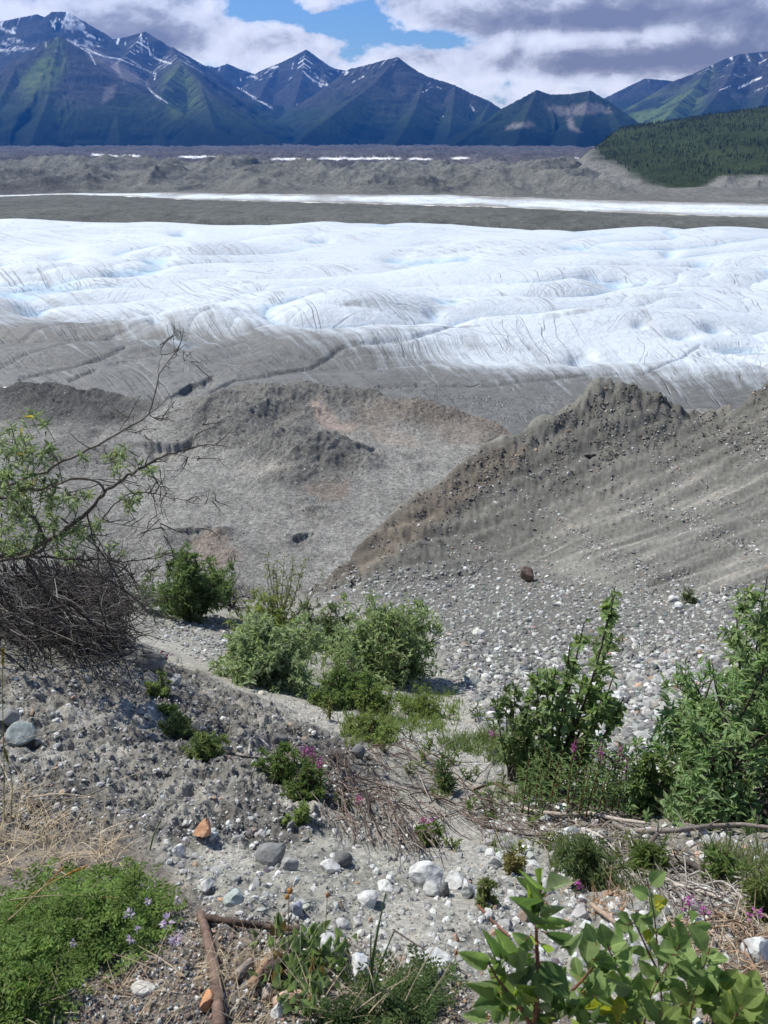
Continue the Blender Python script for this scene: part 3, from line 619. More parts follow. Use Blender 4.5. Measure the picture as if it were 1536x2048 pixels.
LOWR = [stone_shape(40+i, 1, .5, (1, r, q)) for i, (r, q) in enumerate(((.85,.6),(.7,.5),(.9,.7),(.65,.55),(.8,.45),(.75,.65),(.9,.5)))]
def hullp(seed):
    r = np.random.default_rng(seed); bm = bmesh.new()
    for i in range(11):
        v = r.normal(size=3); v /= np.linalg.norm(v); bm.verts.new(v*np.array((1, r.uniform(.6, .9), r.uniform(.4, .7))))
    o = bmesh.ops.convex_hull(bm, input=bm.verts); bmesh.ops.triangulate(bm, faces=bm.faces)
    bmesh.ops.delete(bm, geom=[v for v in bm.verts if not v.link_faces], context='VERTS'); bm.verts.index_update()
    V = np.array([v.co[:] for v in bm.verts]); F = np.array([[v.index for v in f.verts] for f in bm.faces]); bm.free(); return V, F
HULL = [hullp(70+i) for i in range(9)]
def rots(n, r, tilt=.5):
    a = r.uniform(0, 2*np.pi, n); tx = r.normal(0, tilt, n); ty = r.normal(0, tilt, n)
    def m(c, s, k):
        M = np.zeros((n, 3, 3)); i, j = [(1, 2), (0, 2), (0, 1)][k]
        M[:, k, k] = 1; M[:, i, i] = c; M[:, j, j] = c; M[:, i, j] = -s; M[:, j, i] = s; return M
    return m(np.cos(tx), np.sin(tx), 0)@m(np.cos(ty), np.sin(ty), 1)@m(np.cos(a), np.sin(a), 2)
def instances(protos, pos_, size, cols, r, tilt=.5, mb=None):
    mb = mb or MB(); which = r.integers(0, len(protos), len(pos_))
    for k, (V, F) in enumerate(protos):
        ii = np.where(which == k)[0]
        if not len(ii): continue
        M = rots(len(ii), r, tilt)
        W = np.einsum('nij,vj->nvi', M, V)*size[ii][:, None, None]+pos_[ii][:, None, :]
        FF = (F[None]+(np.arange(len(ii))*len(V))[:, None, None]).reshape(-1, F.shape[1])
        mb.add(W.reshape(-1, 3), FF, np.repeat(cols[ii], len(V), 0))
    return mb
def stone_mat(name, sc=30, bd=.004):
    m, nt, b = new_mat(name); p = pos(nt)
    n1 = noise(nt, p, sc, 6, .65); n2 = noise(nt, p, sc*5, 3, .7)
    c = mixc(nt, 1, colattr(nt), ramp(nt, n1.outputs[0], [(.3, .72), (.65, 1.18)]), 'MULTIPLY')
    c = mixc(nt, 1, c, ramp(nt, n2.outputs[0], [(.3, .85), (.7, 1.12)]), 'MULTIPLY')
    ln(nt, c, b.inputs['Base Color']); bump(nt, b, mth(nt, 'ADD', n1.outputs[0], mth(nt, 'MULTIPLY', n2.outputs[0], .4)), .6, bd)
    return m
m_stone = stone_mat('stone', 22, .01); m_peb = stone_mat('gravel', 60, .004)
def stone_cols(n, r, base=(.36, .36, .345), var=.35, white=.2, dark=.12, warm=.04):
    c = np.array(base)[None]*(1+r.uniform(-var, var, n))[:, None]
    k = r.random(n)
    c = np.where((k < white)[:, None], np.array((.55, .55, .53))*r.uniform(.8, 1.1, n)[:, None], c)
    c = np.where(((k >= white) & (k < white+dark))[:, None], np.array((.15, .155, .155))*r.uniform(.6, 1.3, n)[:, None], c)
    c = np.where(((k >= white+dark) & (k < white+dark+warm))[:, None], np.array((.36, .25, .18))*r.uniform(.7, 1.2, n)[:, None], c)
    return np.clip(c+r.normal(0, .008, (n, 3)), .03, .75)
def sample(poly, n, r, dens=None):
    xs = [a for a, _ in poly]; ys = [b_ for _, b_ in poly]
    px = r.uniform(min(xs), max(xs), n); py = r.uniform(min(ys), max(ys), n)
    wob = 25*fbm(px*.012, py*.012, 3, 720)
    d = polyd(px+wob, py+wob, poly); k = d > -18*r.random(n)
    if dens is not None: k &= r.random(n) < dens(px, py)
    px = px[k]; py = py[k]; p3, ok = hits(px, py); return px[ok], py[ok], p3[ok]
rs = np.random.default_rng(21)
def camd(p): return np.linalg.norm(p, axis=1)
COBF = [(620,1185),(760,1150),(900,1120),(1080,1120),(1160,1180),(1330,1200),(1560,1175),(1580,1340),(1420,1420),(1300,1580),(1160,1580),(960,1430),(900,1330),(860,1230),(700,1235)]
FIRST = []      # the largest stones become things of their own
def spread(name, label_, poly, n, smin, smax, power, protos, colkw, sink=.42, dens=None, tilt=.4, grow=None, mat=None, first=0, group=None):
    px, py, p3 = sample(poly, n, rs, dens)
    m = len(px); s = smin*(smax/smin)**(rs.random(m)**power)
    if grow is not None: s = s*grow(px, py)
    size = s*.5*camd(p3)/FPX; p3 = p3.copy(); p3[:, 2] += size*(.45-sink)
    c = stone_cols(m, rs, **colkw)
    order = np.argsort(-s); big = order[:first]; rest = order[first:]
    for i in big: FIRST.append((s[i], p3[i], size[i], c[i], label_, group, px[i], py[i]))
    return px, py, p3[rest], size[rest], c[rest]
def stuff(name, sets, protos, mat, tilt=.4):
    mb = MB()
    for t in sets: instances(protos, t[2], t[3], t[4], rs, tilt, mb)
    return kind(mb.build(name, mat, smooth=False), 'stuff')
pale = dict(base=(.285, .282, .26), white=.12, dark=.16, warm=.02)
gcob = lambda x, y: .8+1.15*sst(1200, 1500, y)
g1 = 'cobbles on the scree fan'
cob = spread('cobble', 'grey white rounded cobble lying in the cobble field below the scree slope', COBF, 26000, 4.2, 20, 1.9, None, pale, grow=gcob, first=150, group=g1, dens=lambda x, y: .25+.75*sst(1110, 1190, y+20*fbm(x*.02, y*.02, 2, 731)))
upp = spread('', '', [(640,1160),(780,1060),(940,960),(1240,850),(1560,830),(1560,1210),(1100,1200),(900,1150)], 24000, 2.8, 10, 2.0, None, dict(base=(.26, .255, .24), white=.2, dark=.25), dens=lambda x, y: sst(-.25, .5, fbm((x*.85+y*.5)*.002, (y-.56*x)*.02, 3, 733))*(.35+.65*sst(900, 1150, y)))
pth = spread('', 'pale stone among the pebbles beside the sandy path', [(300,1240),(460,1250),(480,1330),(420,1320),(330,1275)], 900, 5, 15, 1.6, None, pale, first=8, group='stones beside the sandy path')
mid = spread('', '', [(620,1370),(700,1330),(960,1340),(1010,1460),(1000,1560),(900,1500),(760,1480),(640,1440),(560,1400)], 5200, 3, 8.5, 1.6, None, dict(base=(.36, .355, .34), white=.25, dark=.12))
crest = spread('', '', [(620,1180),(760,1040),(930,918),(1080,840),(1230,755),(1330,790),(1420,825),(1560,770),(1560,900),(1300,900),(1100,960),(1000,960),(900,1030),(760,1120),(660,1190)], 26000, 2.4, 10, 2.0, None, dict(base=(.185, .175, .152), white=.02, dark=.0, warm=.05, var=.4), sink=.45, dens=lambda x, y: sst(-.3, .3, fbm(x*.02, y*.02, 3, 739)))
stuff('ridge_clods', [crest], HULL, m_peb, .7)
clod = spread('', '', CRUST, 6000, 3, 11, 2.2, None, dict(base=(.225, .214, .19), white=.0, dark=.25, warm=0, var=.5), sink=.35, dens=lambda x, y: sst(-.3, .25, fbm(x*.015, y*.02, 3, 741)))
stuff('soil_clods', [clod], LOWR, m_peb, .7)
stuff('scree_cobbles', [cob, pth], ROUND[:0] or LOWR, m_stone); stuff('scree_gravel', [upp, mid], HULL, m_peb)
lft = spread('', 'angular pale stone stuck in the dark crusted soil of the left bank', [(-60,1360),(300,1330),(480,1400),(760,1520),(680,1640),(400,1680),(-60,1620)], 2600, 4, 20, 2.6, None, dict(base=(.30, .30, .29), white=.22, dark=.2), first=50, group='stones in the crusted left bank')
fg = spread('', 'light grey angular stone lying on the gravelly soil in the foreground', [(320,1640),(560,1640),(800,1640),(1000,1700),(1060,1800),(1000,1960),(700,1900),(430,1830),(340,1740)], 2600, 4.5, 27, 3.0, None, dict(base=(.34, .34, .325), white=.25, dark=.12), first=60, group='stones on the foreground soil')
rt = spread('', 'pale stone lying among dead twigs beside the big leaved sapling', [(960,1600),(1300,1640),(1560,1700),(1560,2060),(1180,2060),(1000,1960),(950,1760)], 1800, 7, 40, 2.2, None, dict(base=(.36, .355, .34), white=.3, dark=.1), first=32, group='stones under the twigs')
stuff('bank_stones', [lft, fg, rt], LOWR, m_stone, .6)
fine = [spread('', '', [(-60,1330),(500,1380),(760,1500),(980,1480),(1100,1620),(1560,1640),(1560,2100),(-60,2100)], 42000, 1.8, 6.5, 1.9, None, dict(base=(.25, .245, .23), white=.2, dark=.25), sink=.1, dens=lambda x, y: .3+.7*sst(-.2, .35, fbm(x*.008, y*.008, 4, 737))),
        spread('', '', [(160,1880),(500,1830),(760,1900),(1000,1990),(1000,2110),(-60,2110),(-60,1990)], 9000, 4, 13, 1.8, None, dict(base=(.26, .215, .175), white=.2, dark=.25, warm=.15), sink=.1)]
fine += [spread('', '', q, 8000, 2, 14, 2.2, None, dict(base=(.27, .262, .24), white=.2, dark=.2), sink=.2) for q in ([(-800, 1380), (-40, 1380), (-40, 2150), (-800, 2150)], [(1545, 1230), (2400, 1230), (2400, 2150), (1545, 2150)])]
stuff('fine_gravel', fine, HULL, m_peb, .7)
# boulders strewn over the valley floor
def far_stones(fn, poly, n, smin, smax, base, dens=None, **kw):
    xs = [a for a, _ in poly]; ys = [b_ for _, b_ in poly]; px = rs.uniform(min(xs), max(xs), n); py = rs.uniform(min(ys), max(ys), n); k = polyd(px, py, poly) > 0
    if dens is not None: k &= rs.random(n) < dens(px, py)
    px = px[k]; py = py[k]; u, dy, dz = ray(px, py); Y = ZG*dy/dz; X = u/dy*Y; Z = fn(px, py, X, Y)[0]; s = smin*(smax/smin)**(rs.random(len(px))**2.2)
    p3 = np.stack([X, Y, Z], 1); size = s*.5*camd(p3)/FPX; p3[:, 2] += size*.15; return px, py, p3, size, stone_cols(len(px), rs, base=base, **kw)
VP = [(-60, 790), (1150, 790), (1150, 900), (700, 1180), (700, 1280), (-60, 1280)]
v1 = far_stones(h_valley, VP, 16000, 1.6, 4.5, (.30, .295, .28), white=.25, dark=.3, var=.5)
v2 = far_stones(h_valley, VP, 5000, 2., 6.5, (.15, .147, .13), lambda x, y: np.clip(h_valley(x, y, *(lambda u, dy, Y: (u/dy*Y, Y))(ray(x, y)[0], ray(x, y)[1], ZG*ray(x, y)[1]/ray(x, y)[2]))[1]/3, 0, 1), white=.05, dark=.3, var=.5)
stuff('valley_boulders', [v1, v2], HULL, m_peb, .7)
# the named stones of the photograph
m_rock = stone_mat('rock', 14, .012)
def rock(px, py, w, h, col, label, seed, ang=.7, sq=None, cat='rock', rot=None, lift=.15, group=None, sub=3):
    """a stone whose outline spans about w x h photo pixels around (px, py)"""
    g = hit(px, py+h*.35); d = g.length; sx_ = w*.5*d/FPX; sz = h*.5*d/FPX
    V, F = stone_shape(seed, sub, ang, (1, 1, 1))
    V = V+.03*np.stack([fbm(V[:, 0]*4+q, V[:, 1]*4+V[:, 2]*3, 3, 750+q) for q in range(3)], 1)
    V = V*np.array((sx_, (sx_+sz)*.5, sz))
    if sq: k_ = np.clip((V[:, 2]+sz)/(2*sz), 0, 1); V[:, :2] *= (1.15-.75*k_)[:, None]
    if rot: 
        M = np.array(Matrix.Rotation(math.radians(rot), 3, 'Y')); V = V@M.T
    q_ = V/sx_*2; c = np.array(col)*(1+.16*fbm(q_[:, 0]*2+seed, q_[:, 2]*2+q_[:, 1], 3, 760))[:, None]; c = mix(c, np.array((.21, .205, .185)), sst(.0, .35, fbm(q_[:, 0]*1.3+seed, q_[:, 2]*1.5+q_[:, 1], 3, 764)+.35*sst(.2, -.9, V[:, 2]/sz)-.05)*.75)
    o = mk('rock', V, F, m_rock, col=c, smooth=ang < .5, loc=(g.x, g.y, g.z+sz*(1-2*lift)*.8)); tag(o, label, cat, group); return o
WHT = (.56, .56, .54); GRY = (.36, .36, .345); DRK = (.13, .132, .13)
rock(1057,1147,52,46,(.17,.115,.09),'dark brown pointed boulder standing alone on the grey scree slope',951,1.0,rot=-35,sq=1)
rock(407,1656,34,60,(.50,.27,.15),'orange slab of stone stuck upright in the grey soil',902,1.0,rot=32)
rock(358,1698,32,30,(.66,.66,.64),'bright white pointed stone just below the orange slab',903,.9)
rock(852,1750,72,56,WHT,'large rounded white grey stone, biggest of the cluster on the bare soil',904,.75)
rock(905,1762,48,36,WHT,'white stone half buried behind the large rounded stone',905,.8)
rock(935,1778,38,44,WHT,'curved white stone at the downhill end of the stone cluster',906,.8,rot=20)
rock(862,1778,40,30,(.42,.42,.4),'grey stone wedged in front of the white stone cluster',907,.7)
rock(887,1775,22,40,DRK,'small dark stone between the two white stones of the cluster',908,.5)
rock(545,1705,60,56,(.20,.2,.195),'big dark grey rounded stone caked in soil, beside smaller lumps',909,.6)
rock(582,1727,36,34,(.3,.3,.29),'grey stone leaning on the big soil caked stone',910,.6)
rock(686,1715,36,36,(.12,.122,.12),'dark round stone standing upright above a pale stone',911,.35)
rock(660,1732,40,24,WHT,'pale stone at the foot of the dark round stone',912,.6)
rock(467,1795,38,34,(.33,.38,.36),'greenish grey smooth stone on the soil above the brown stick',913,.5)
rock(412,1768,34,26,(.46,.46,.44),'pale block with a dark shaded side, left of the greenish stone',914,.8)
rock(595,1812,26,40,(.30,.32,.40),'bluish grey upright stone behind the dried seed stalk',915,.6)
rock(738,1795,46,40,WHT,'white angular stone at the edge of the bare tan soil patch',916,.7)
rock(770,1772,34,26,WHT,'pale flat stone uphill of the white angular one',917,.7)
rock(720,1930,42,56,(.52,.53,.53),'tall pale stone behind the grass stems of the small leaved plant',918,.6)
rock(660,1885,46,44,(.5,.5,.5),'pale stone hidden in the small leaved plant',919,.6)
rock(685,1845,26,24,(.46,.46,.45),'small round grey stone uphill of the small leaved plant',920,.4)
rock(578,1990,62,52,(.55,.37,.27),'pinkish tan block of stone below the small leaved plant',921,.8)
rock(537,1985,28,34,(.5,.42,.36),'small pale pink stone left of the pinkish block',922,.8)
rock(416,1999,26,40,(.52,.25,.12),'rust orange stone touching the long brown stick',923,.7)
rock(491,1972,24,20,(.2,.21,.19),'small dark rounded pebble near the broken sticks',924,.3)
rock(556,2020,30,34,WHT,'white stone under the pinkish block at the photo edge',925,.8)
rock(288,1977,44,24,(.52,.5,.45),'flat cream stone lying in the dry litter left of the stick',926,.5)
rock(45,1470,52,56,(.33,.37,.35),'large greenish grey flat boulder face on the left bank',927,.6)
rock(18,1432,44,50,(.24,.24,.23),'dark grey block above the greenish boulder at the left edge',928,.8)
rock(20,1482,34,24,(.27,.22,.18),'brownish stone tucked beneath the greenish boulder',929,.7)
rock(1126,1613,30,26,(.66,.66,.63),'white square stone beside the pale log under the fireweed',930,.8)
rock(1136,1665,44,28,(.58,.59,.56),'pale flat stone below the pale log',931,.7)
rock(1357,1210,16,24,(.66,.66,.64),'white pointed stone on the upper cobble field at the right',932,.8)
rock(1345,1197,18,16,(.6,.6,.58),'white rounded stone next to the white pointed stone',933,.4)
rock(1392,1202,18,12,(.6,.6,.58),'white flat stone right of the white pointed stone',934,.5)
rock(957,1263,26,18,(.62,.61,.56),'cream rounded stone among grey cobbles beyond the sapling',935,.3)
rock(865,1258,24,22,(.6,.6,.58),'large pale stone beside the olive willow bush',936,.5)
rock(1020,1365,18,14,(.17,.18,.19),'dark oval cobble left of the tall sapling',937,.25)
rock(523,1386,18,9,(.58,.53,.42),'cream flat stone lying on the smooth sandy path',938,.4)
rock(1178,912,30,9,(.06,.055,.05),'dark blocky clod on the ridge face below the crest',939,.8)
rock(352,1360,30,30,(.42,.42,.41),'pale rock at the edge of the bank above the herbs',940,.7)
rock(305,1318,60,54,(.25,.245,.23),'grey earth covered rock below the brush pile',941,.6)
rock(1385,1935,62,40,(.5,.51,.5),'pale lichen grey stone at the lower right among the twigs',942,.6)
rock(1510,1900,50,56,(.55,.56,.55),'pale weathered stone by the right edge of the photo',943,.6)
rock(850,1960,44,30,(.5,.49,.45),'long pale stone lying near the ferny green herb',944,.6)
rock(868,1915,60,24,(.46,.47,.46),'flat grey slab uphill of the long pale stone',945,.6)
rock(715,1500,30,30,(.16,.165,.16),'dark rounded stone on the bank near the gravel wash',946,.4)
rock(556,1475,36,24,(.14,.14,.135),'dark earthy stone at the top of the fireweed bank',947,.5)
rock(988,1507,26,16,(.03,.03,.03),'small black stump like lump on the white gravel',948,.8)
# repeats: the largest of the scattered stones, each an object of its own
FIRST.sort(key=lambda t: -t[0])
_sm = {}
def stone_mesh(k, q):
    if (k, q) not in _sm:
        V, F = ROUND[k] if q < 10 else stone_shape(60+k, 2, .8, (1, .75, .6))
        base = [(.24,.24,.232),(.33,.33,.315),(.45,.45,.43),(.58,.58,.56),(.14,.145,.145),(.36,.27,.2)][q % 10]
        o = mk('stone', V, F, m_stone, col=np.tile(base, (len(V), 1)), smooth=q < 10); _sm[(k, q)] = o.data; bpy.data.objects.remove(o)
    return _sm[(k, q)]
_pal = np.array([(.24,.24,.232),(.33,.33,.315),(.45,.45,.43),(.58,.58,.56),(.14,.145,.145),(.36,.27,.2)])
m0 = None
for s, p_, size, c, lab, grp, px, py in FIRST[:300]:
    q = int(np.argmin(((_pal-c)**2).sum(1))); ang_ = grp != g1 and 'path' not in grp
    me = stone_mesh(int(rs.integers(0, 6)), q+(10 if ang_ else 0))
    if m0 is None: o = m0 = bpy.data.objects.new('stone', me)
    else: o = m0.copy(); o.data = me
    COL.objects.link(o); o.location = p_; o.scale = (size*rs.uniform(.85, 1.15), size*rs.uniform(.85, 1.15), size*rs.uniform(.8, 1.15)); o.rotation_euler = (rs.normal(0, .35), rs.normal(0, .35), rs.uniform(0, 6.28))
    tag(o, lab, 'stone', grp)
# ------------------------------------------------------------------ plants
rp = np.random.default_rng(33)
def leaf_mat(name, trans=.35, rough=.5, warm=(1.25, 1.2, .55), spec=.3):
    m, nt, b = new_mat(name); vc = colattr(nt); n1 = noise(nt, pos(nt), 40, 3, .6)
    c = mixc(nt, 1, vc, ramp(nt, n1.outputs[0], [(.3, .82), (.7, 1.18)]), 'MULTIPLY')
    ln(nt, c, b.inputs['Base Color']); b.inputs['Roughness'].default_value = rough; b.inputs['Specular IOR Level'].default_value = spec
    tr = N(nt, 'ShaderNodeBsdfTranslucent'); ln(nt, mixc(nt, 1, c, warm, 'MULTIPLY'), tr.inputs['Color'])
    mx = N(nt, 'ShaderNodeMixShader'); mx.inputs[0].default_value = trans
    ln(nt, b.outputs[0], mx.inputs[1]); ln(nt, tr.outputs[0], mx.inputs[2]); ln(nt, mx.outputs[0], nt.nodes['Material Output'].inputs['Surface'])
    return m
m_leaf = leaf_mat('leaf', .45, .6, (1.2, 1.35, .8), .15); m_dry = leaf_mat('dry_blade', .25, .7, (1.1, 1, .8), .15); m_petal = leaf_mat('petal', .4, .6, (1.1, .9, 1.1), .1)
m_bark, nt, b = new_mat('bark'); p = pos(nt); n1 = noise(nt, p, 45, 5, .7)
mpb = N(nt, 'ShaderNodeMapping'); mpb.inputs['Scale'].default_value = (1, 1, 5); ln(nt, p, mpb.inputs['Vector']); n2 = noise(nt, mpb.outputs[0], 60, 4, .7)
cc = mixc(nt, 1, colattr(nt), ramp(nt, n1.outputs[0], [(.3, .6), (.7, 1.35)]), 'MULTIPLY'); cc = mixc(nt, 1, cc, ramp(nt, n2.outputs[0], [(.35, .75), (.65, 1.2)]), 'MULTIPLY')
ln(nt, cc, b.inputs['Base Color']); bump(nt, b, mth(nt, 'ADD', n1.outputs[0], n2.outputs[0]), .7, .003)
def unit(v): return v/np.maximum(np.linalg.norm(v, axis=-1, keepdims=True), 1e-9)
def tube(pts, r0, r1, sides=5, cap=True):
    pts = np.asarray([tuple(q) for q in pts], float); n = len(pts)
    T = np.gradient(pts, axis=0); T = unit(T); ref = np.array((.31, .52, .79)); A = unit(np.cross(T, ref)); B = np.cross(T, A)
    r = np.asarray(r0) if np.ndim(r0) else np.linspace(r0, r1, n); a = np.arange(sides)*2*np.pi/sides
    V = pts[:, None]+r[:, None, None]*(np.cos(a)[None, :, None]*A[:, None]+np.sin(a)[None, :, None]*B[:, None])
    i = np.arange(n-1)[:, None]*sides; j = np.arange(sides); j2 = (j+1) % sides
    F = np.stack([i+j, i+j2, i+sides+j2, i+sides+j], -1).reshape(-1, 4)
    return V.reshape(-1, 3), F
def smooth_path(pts, n=10, wob=0., r=rp):
    pts = np.asarray([tuple(q) for q in pts], float); k = len(pts); L = np.concatenate([[0], np.cumsum(np.linalg.norm(np.diff(pts, axis=0), axis=1))])
    t = np.linspace(0, L[-1], n); out = np.stack([np.interp(t, L, pts[:, c]) for c in range(3)], 1)
    for _ in range(2): out[1:-1] = (out[:-2]+2*out[1:-1]+out[2:])/4
    if wob: out[1:-1] += r.normal(0, wob, (n-2, 3))
    return out
# leaf outlines: (x across, y along, z up)
def leaf_proto(fold=.12, droop=.15, wpos=.45, fine=False):
    if not fine:
        V = np.array([(0, 0, 0), (.5, wpos, fold), (0, wpos, 0), (-.5, wpos, fold), (0, 1, -droop)], float); return V, np.array([(0, 1, 2), (0, 2, 3), (2, 1, 4), (3, 2, 4)])
    ys = np.linspace(0, 1, 12); ws = .5*np.sin(np.pi*ys**.82)**.8; ws[0] = .015; ws[-1] = 0
    V = []; 
    for y, w in zip(ys, ws):
        for s in (-1, -.55, -.1, 0, .1, .55, 1): V.append((s*w, y, fold*(abs(s)*w*2)**1.5+.02*math.sin(y*38)*abs(s)*w*2-droop*y*y))
    F = gridF(len(ys), 7); return np.array(V), F
LEAF = leaf_proto(); LEAFN = leaf_proto(.1, .25, .4); LEAFF = leaf_proto(.22, .16, fine=True)
def put_leaves(mb, proto, base, d, nrm, L, Wd, cols):
    V, F = proto; base = np.asarray(base); n = len(base)
    if n == 0: return
    d = unit(np.asarray(d)); nrm = np.asarray(nrm); x = unit(np.cross(d, nrm)); z = np.cross(x, d)
    L = np.broadcast_to(L, n)[:, None, None]; Wd = np.broadcast_to(Wd, n)[:, None, None]
    W = base[:, None]+V[None, :, 0, None]*Wd*x[:, None]+V[None, :, 1, None]*L*d[:, None]+V[None, :, 2, None]*L*z[:, None]
    FF = (F[None]+(np.arange(n)*len(V))[:, None, None]).reshape(-1, F.shape[1])
    mb.add(W.reshape(-1, 3), FF, np.repeat(np.broadcast_to(cols, (n, 3)), len(V), 0))
def greens(n, base, var=.3, r=rp, yellow=.15):
    base = np.asarray(base); k = 1+r.uniform(-var, var, n); y = r.uniform(0, yellow, n)
    c = base[None]*k[:, None]; c[:, 0] += y*base[1]*.8; c[:, 1] += y*base[1]*.35; return c
def rnd(n, r=rp): return unit(r.normal(size=(n, 3)))
UP = np.array((0, 0, 1.))
def bush(name, label, cat, x0, x1, yt, yb, leaf=(.07, .022), base=(.07, .105, .04), nst=14, nsub=7, ntw=4, nlv=9, group=None, bark=(.12, .095, .075), upright=.0, open_=.0, bare=0, seed=1, depth=.9, hollow=.35, yellow=.2, top=1., root=None, proto=None, back=0., sublen=1., wide=1.4):
    r = np.random.default_rng(seed); g = hit((x0+x1)/2 if root is None else root, yb-(0 if upright else .20*(yb-yt)))
    d = g.length; sc = d/FPX; dep = math.atan2(-g.z, math.hypot(g.x, g.y))
    cx = ((x0+x1)/2-(root if root is not None else (x0+x1)/2))*sc; w = (x1-x0)*.5*sc*wide; h = (yb-yt)*sc/math.cos(dep)*(.93 if upright else .60)
    t = thing(name, label, cat, tuple(g), group)
    wood = MB(); fol = MB(); LB, LD, LN = [], [], []
    for s in range(nst):
        a = r.uniform(0, 2*np.pi); q = r.random()**.42
        if upright:
            zz = r.uniform(.5, 1.); lim = 1.05-zz*.75*top
        else:
            zz = 1.06-r.random()**1.15*.9; lim = math.sqrt(max(.03, 1-(abs(zz-.34)/.68)**2))
        q *= r.uniform(.75, 1.08)
        tip = np.array((cx+w*q*lim*math.cos(a), w*depth*q*lim*math.sin(a), h*zz*r.uniform(.86, 1.04)))
        b0 = np.array((r.normal(0, .10*w), r.normal(0, .10*w), -.02)); mid = b0*.4+tip*.5+np.array((0, 0, .12*h))*(1-upright)+r.normal(0, .05*w, 3)
        if upright: mid = np.array((tip[0]*.7, tip[1]*.7, tip[2]*.5))+r.normal(0, .03*w, 3)
        path = smooth_path([b0, (b0+mid)/2+r.normal(0, .03*w, 3), mid, tip], 9); r0 = (.011*h+.003)*(1 if not upright else .55)
        V, F = tube(path, r0, r0*.25, 5); wood.add(V, F, np.array(bark)*r.uniform(.7, 1.3))
        if upright and nlv:
            n = nlv*4; tt_ = r.uniform(.35, 1., n); LB.append(np.stack([np.interp(tt_, np.linspace(0, 1, 9), path[:, c]) for c in range(3)], 1)); LD.append(rnd(n, r)+UP*.3); LN.append(UP*.9+rnd(n, r)*.6)
        for k in range(nsub):
            u = r.uniform(.25, 1.); i = int(u*7.99); p0 = path[i]
            od = unit(p0*np.array((1, 1, .3))-np.array((cx*.7, 0, h*.15)))*.6+rnd(1, r)[0]*.8+UP*(.35+.8*upright); od = unit(od)
            l2 = (.30 if not upright else .2)*sublen*w*r.uniform(.5, 1.2)*(1.25-.5*u)
            e = p0+od*l2; pth_ = smooth_path([p0, p0+od*l2*.5+r.normal(0, .06*l2, 3), e], 5)
            V, F = tube(pth_, r0*.4, r0*.12, 3); wood.add(V, F, np.array(bark)*r.uniform(.7, 1.5))
            for m_ in range(ntw):
                v = r.uniform(.3, 1); q0 = pth_[int(v*3.99)]; td = unit(od*.7+rnd(1, r)[0]*.8+UP*.35); l3 = l2*r.uniform(.3, .65); q1 = q0+td*l3
                V, F = tube(np.array([q0, (q0+q1)/2+r.normal(0, .05*l3, 3), q1]), r0*.14, r0*.07, 3); wood.add(V, F, np.array(bark)*r.uniform(.8, 1.6))
                n = int(nlv*r.uniform(.6, 1.3)*(0 if r.random() < bare else 1))
                tt_ = r.uniform(.15, 1.05, n)[:, None]; LB.append(q0+(q1-q0)*tt_); LD.append(td*.5+rnd(n, r)*.8+UP*.1); LN.append(UP*.9+rnd(n, r)*.6)
    wood.build('branches', m_bark, t)
    if LB:
        B_ = np.concatenate(LB); D_ = np.concatenate(LD); N_ = np.concatenate(LN); n = len(B_)
        if n:
            L = leaf[0]*sc_rand(n, r); put_leaves(fol, proto or LEAF, B_, D_, N_, L, L*leaf[1]/leaf[0], greens(n, base, .35, r, yellow)); fol.build('foliage', m_leaf, t, smooth=False)
    return t
def sc_rand(n, r): return r.uniform(.6, 1.25, n)
gb = 'willow bushes in the gully'
bush('willow_bush', 'dense dark green bush beside the dead thorny shrub, right of the brush pile', 'bush', 290, 462, 1072, 1276, (.085, .026), (.14, .20, .095), 26, 9, 4, 8, gb, seed=101)
bush('willow_bush', 'rounded grey green willow bush beside the sandy path', 'bush', 428, 648, 1238, 1395, (.058, .019), (.275, .345, .22), 30, 10, 4, 10, gb, seed=102)
bush('willow_bush', 'widest olive green willow bush at the edge of the cobble field', 'bush', 652, 912, 1205, 1398, (.060, .019), (.25, .32, .18), 34, 10, 4, 10, gb, seed=103)
bush('willow_bush', 'dark leafy shrub squeezed between the two larger willow bushes', 'bush', 585, 705, 1185, 1318, (.06, .02), (.10, .14, .07), 16, 8, 4, 7, gb, seed=104)
bush('willow_bush', 'low yellow green shrub with brown twigs behind the grey green bush', 'bush', 455, 640, 1185, 1285, (.06, .022), (.22, .28, .09), 20, 8, 4, 6, gb, seed=105, bare=.3)
bush('thin_shrub', 'sparse tall twiggy shrub with few leaves standing behind the willow bushes', 'shrub', 480, 635, 1085, 1262, (.055, .016), (.2, .23, .12), 15, 7, 3, 4, None, upright=1, seed=106, bare=.3, top=.35, bark=(.2, .18, .15))
bush('dead_shrub', 'leafless black thorny shrub standing beside the dark green bush', 'dead shrub', 405, 515, 1085, 1245, nst=9, nsub=14, ntw=7, nlv=0, seed=107, bark=(.05, .042, .04), top=.1, sublen=1.3)
bush('aspen_sapling', 'tall dark green sapling with upright stems in front of the cobbles', 'sapling', 985, 1245, 1190, 1575, (.048, .028), (.19, .27, .12), 12, 16, 2, 6, None, upright=1, seed=108, top=.8, root=1110, wide=1.02, bark=(.08, .065, .055))
bush('aspen_sapling', 'smaller leafy sapling growing left of the tall dark green sapling', 'sapling', 950, 1095, 1375, 1560, (.044, .024), (.125, .18, .08), 10, 10, 2, 5, None, upright=1, seed=109, top=.5, wide=1.0)
bush('alder_bush', 'large glossy green bush with dark stems at the right edge', 'bush', 1265, 1640, 1330, 1705, (.052, .017), (.20, .30, .145), 26, 9, 4, 9, None, seed=110, bark=(.06, .05, .042), root=1400)
bush('alder_bush', 'tall leafy bush rising behind the large glossy bush at the right edge', 'bush', 1420, 1680, 1150, 1560, (.055, .018), (.21, .29, .145), 22, 11, 3, 8, None, seed=111, bark=(.07, .06, .05), root=1540, upright=1, top=.4)
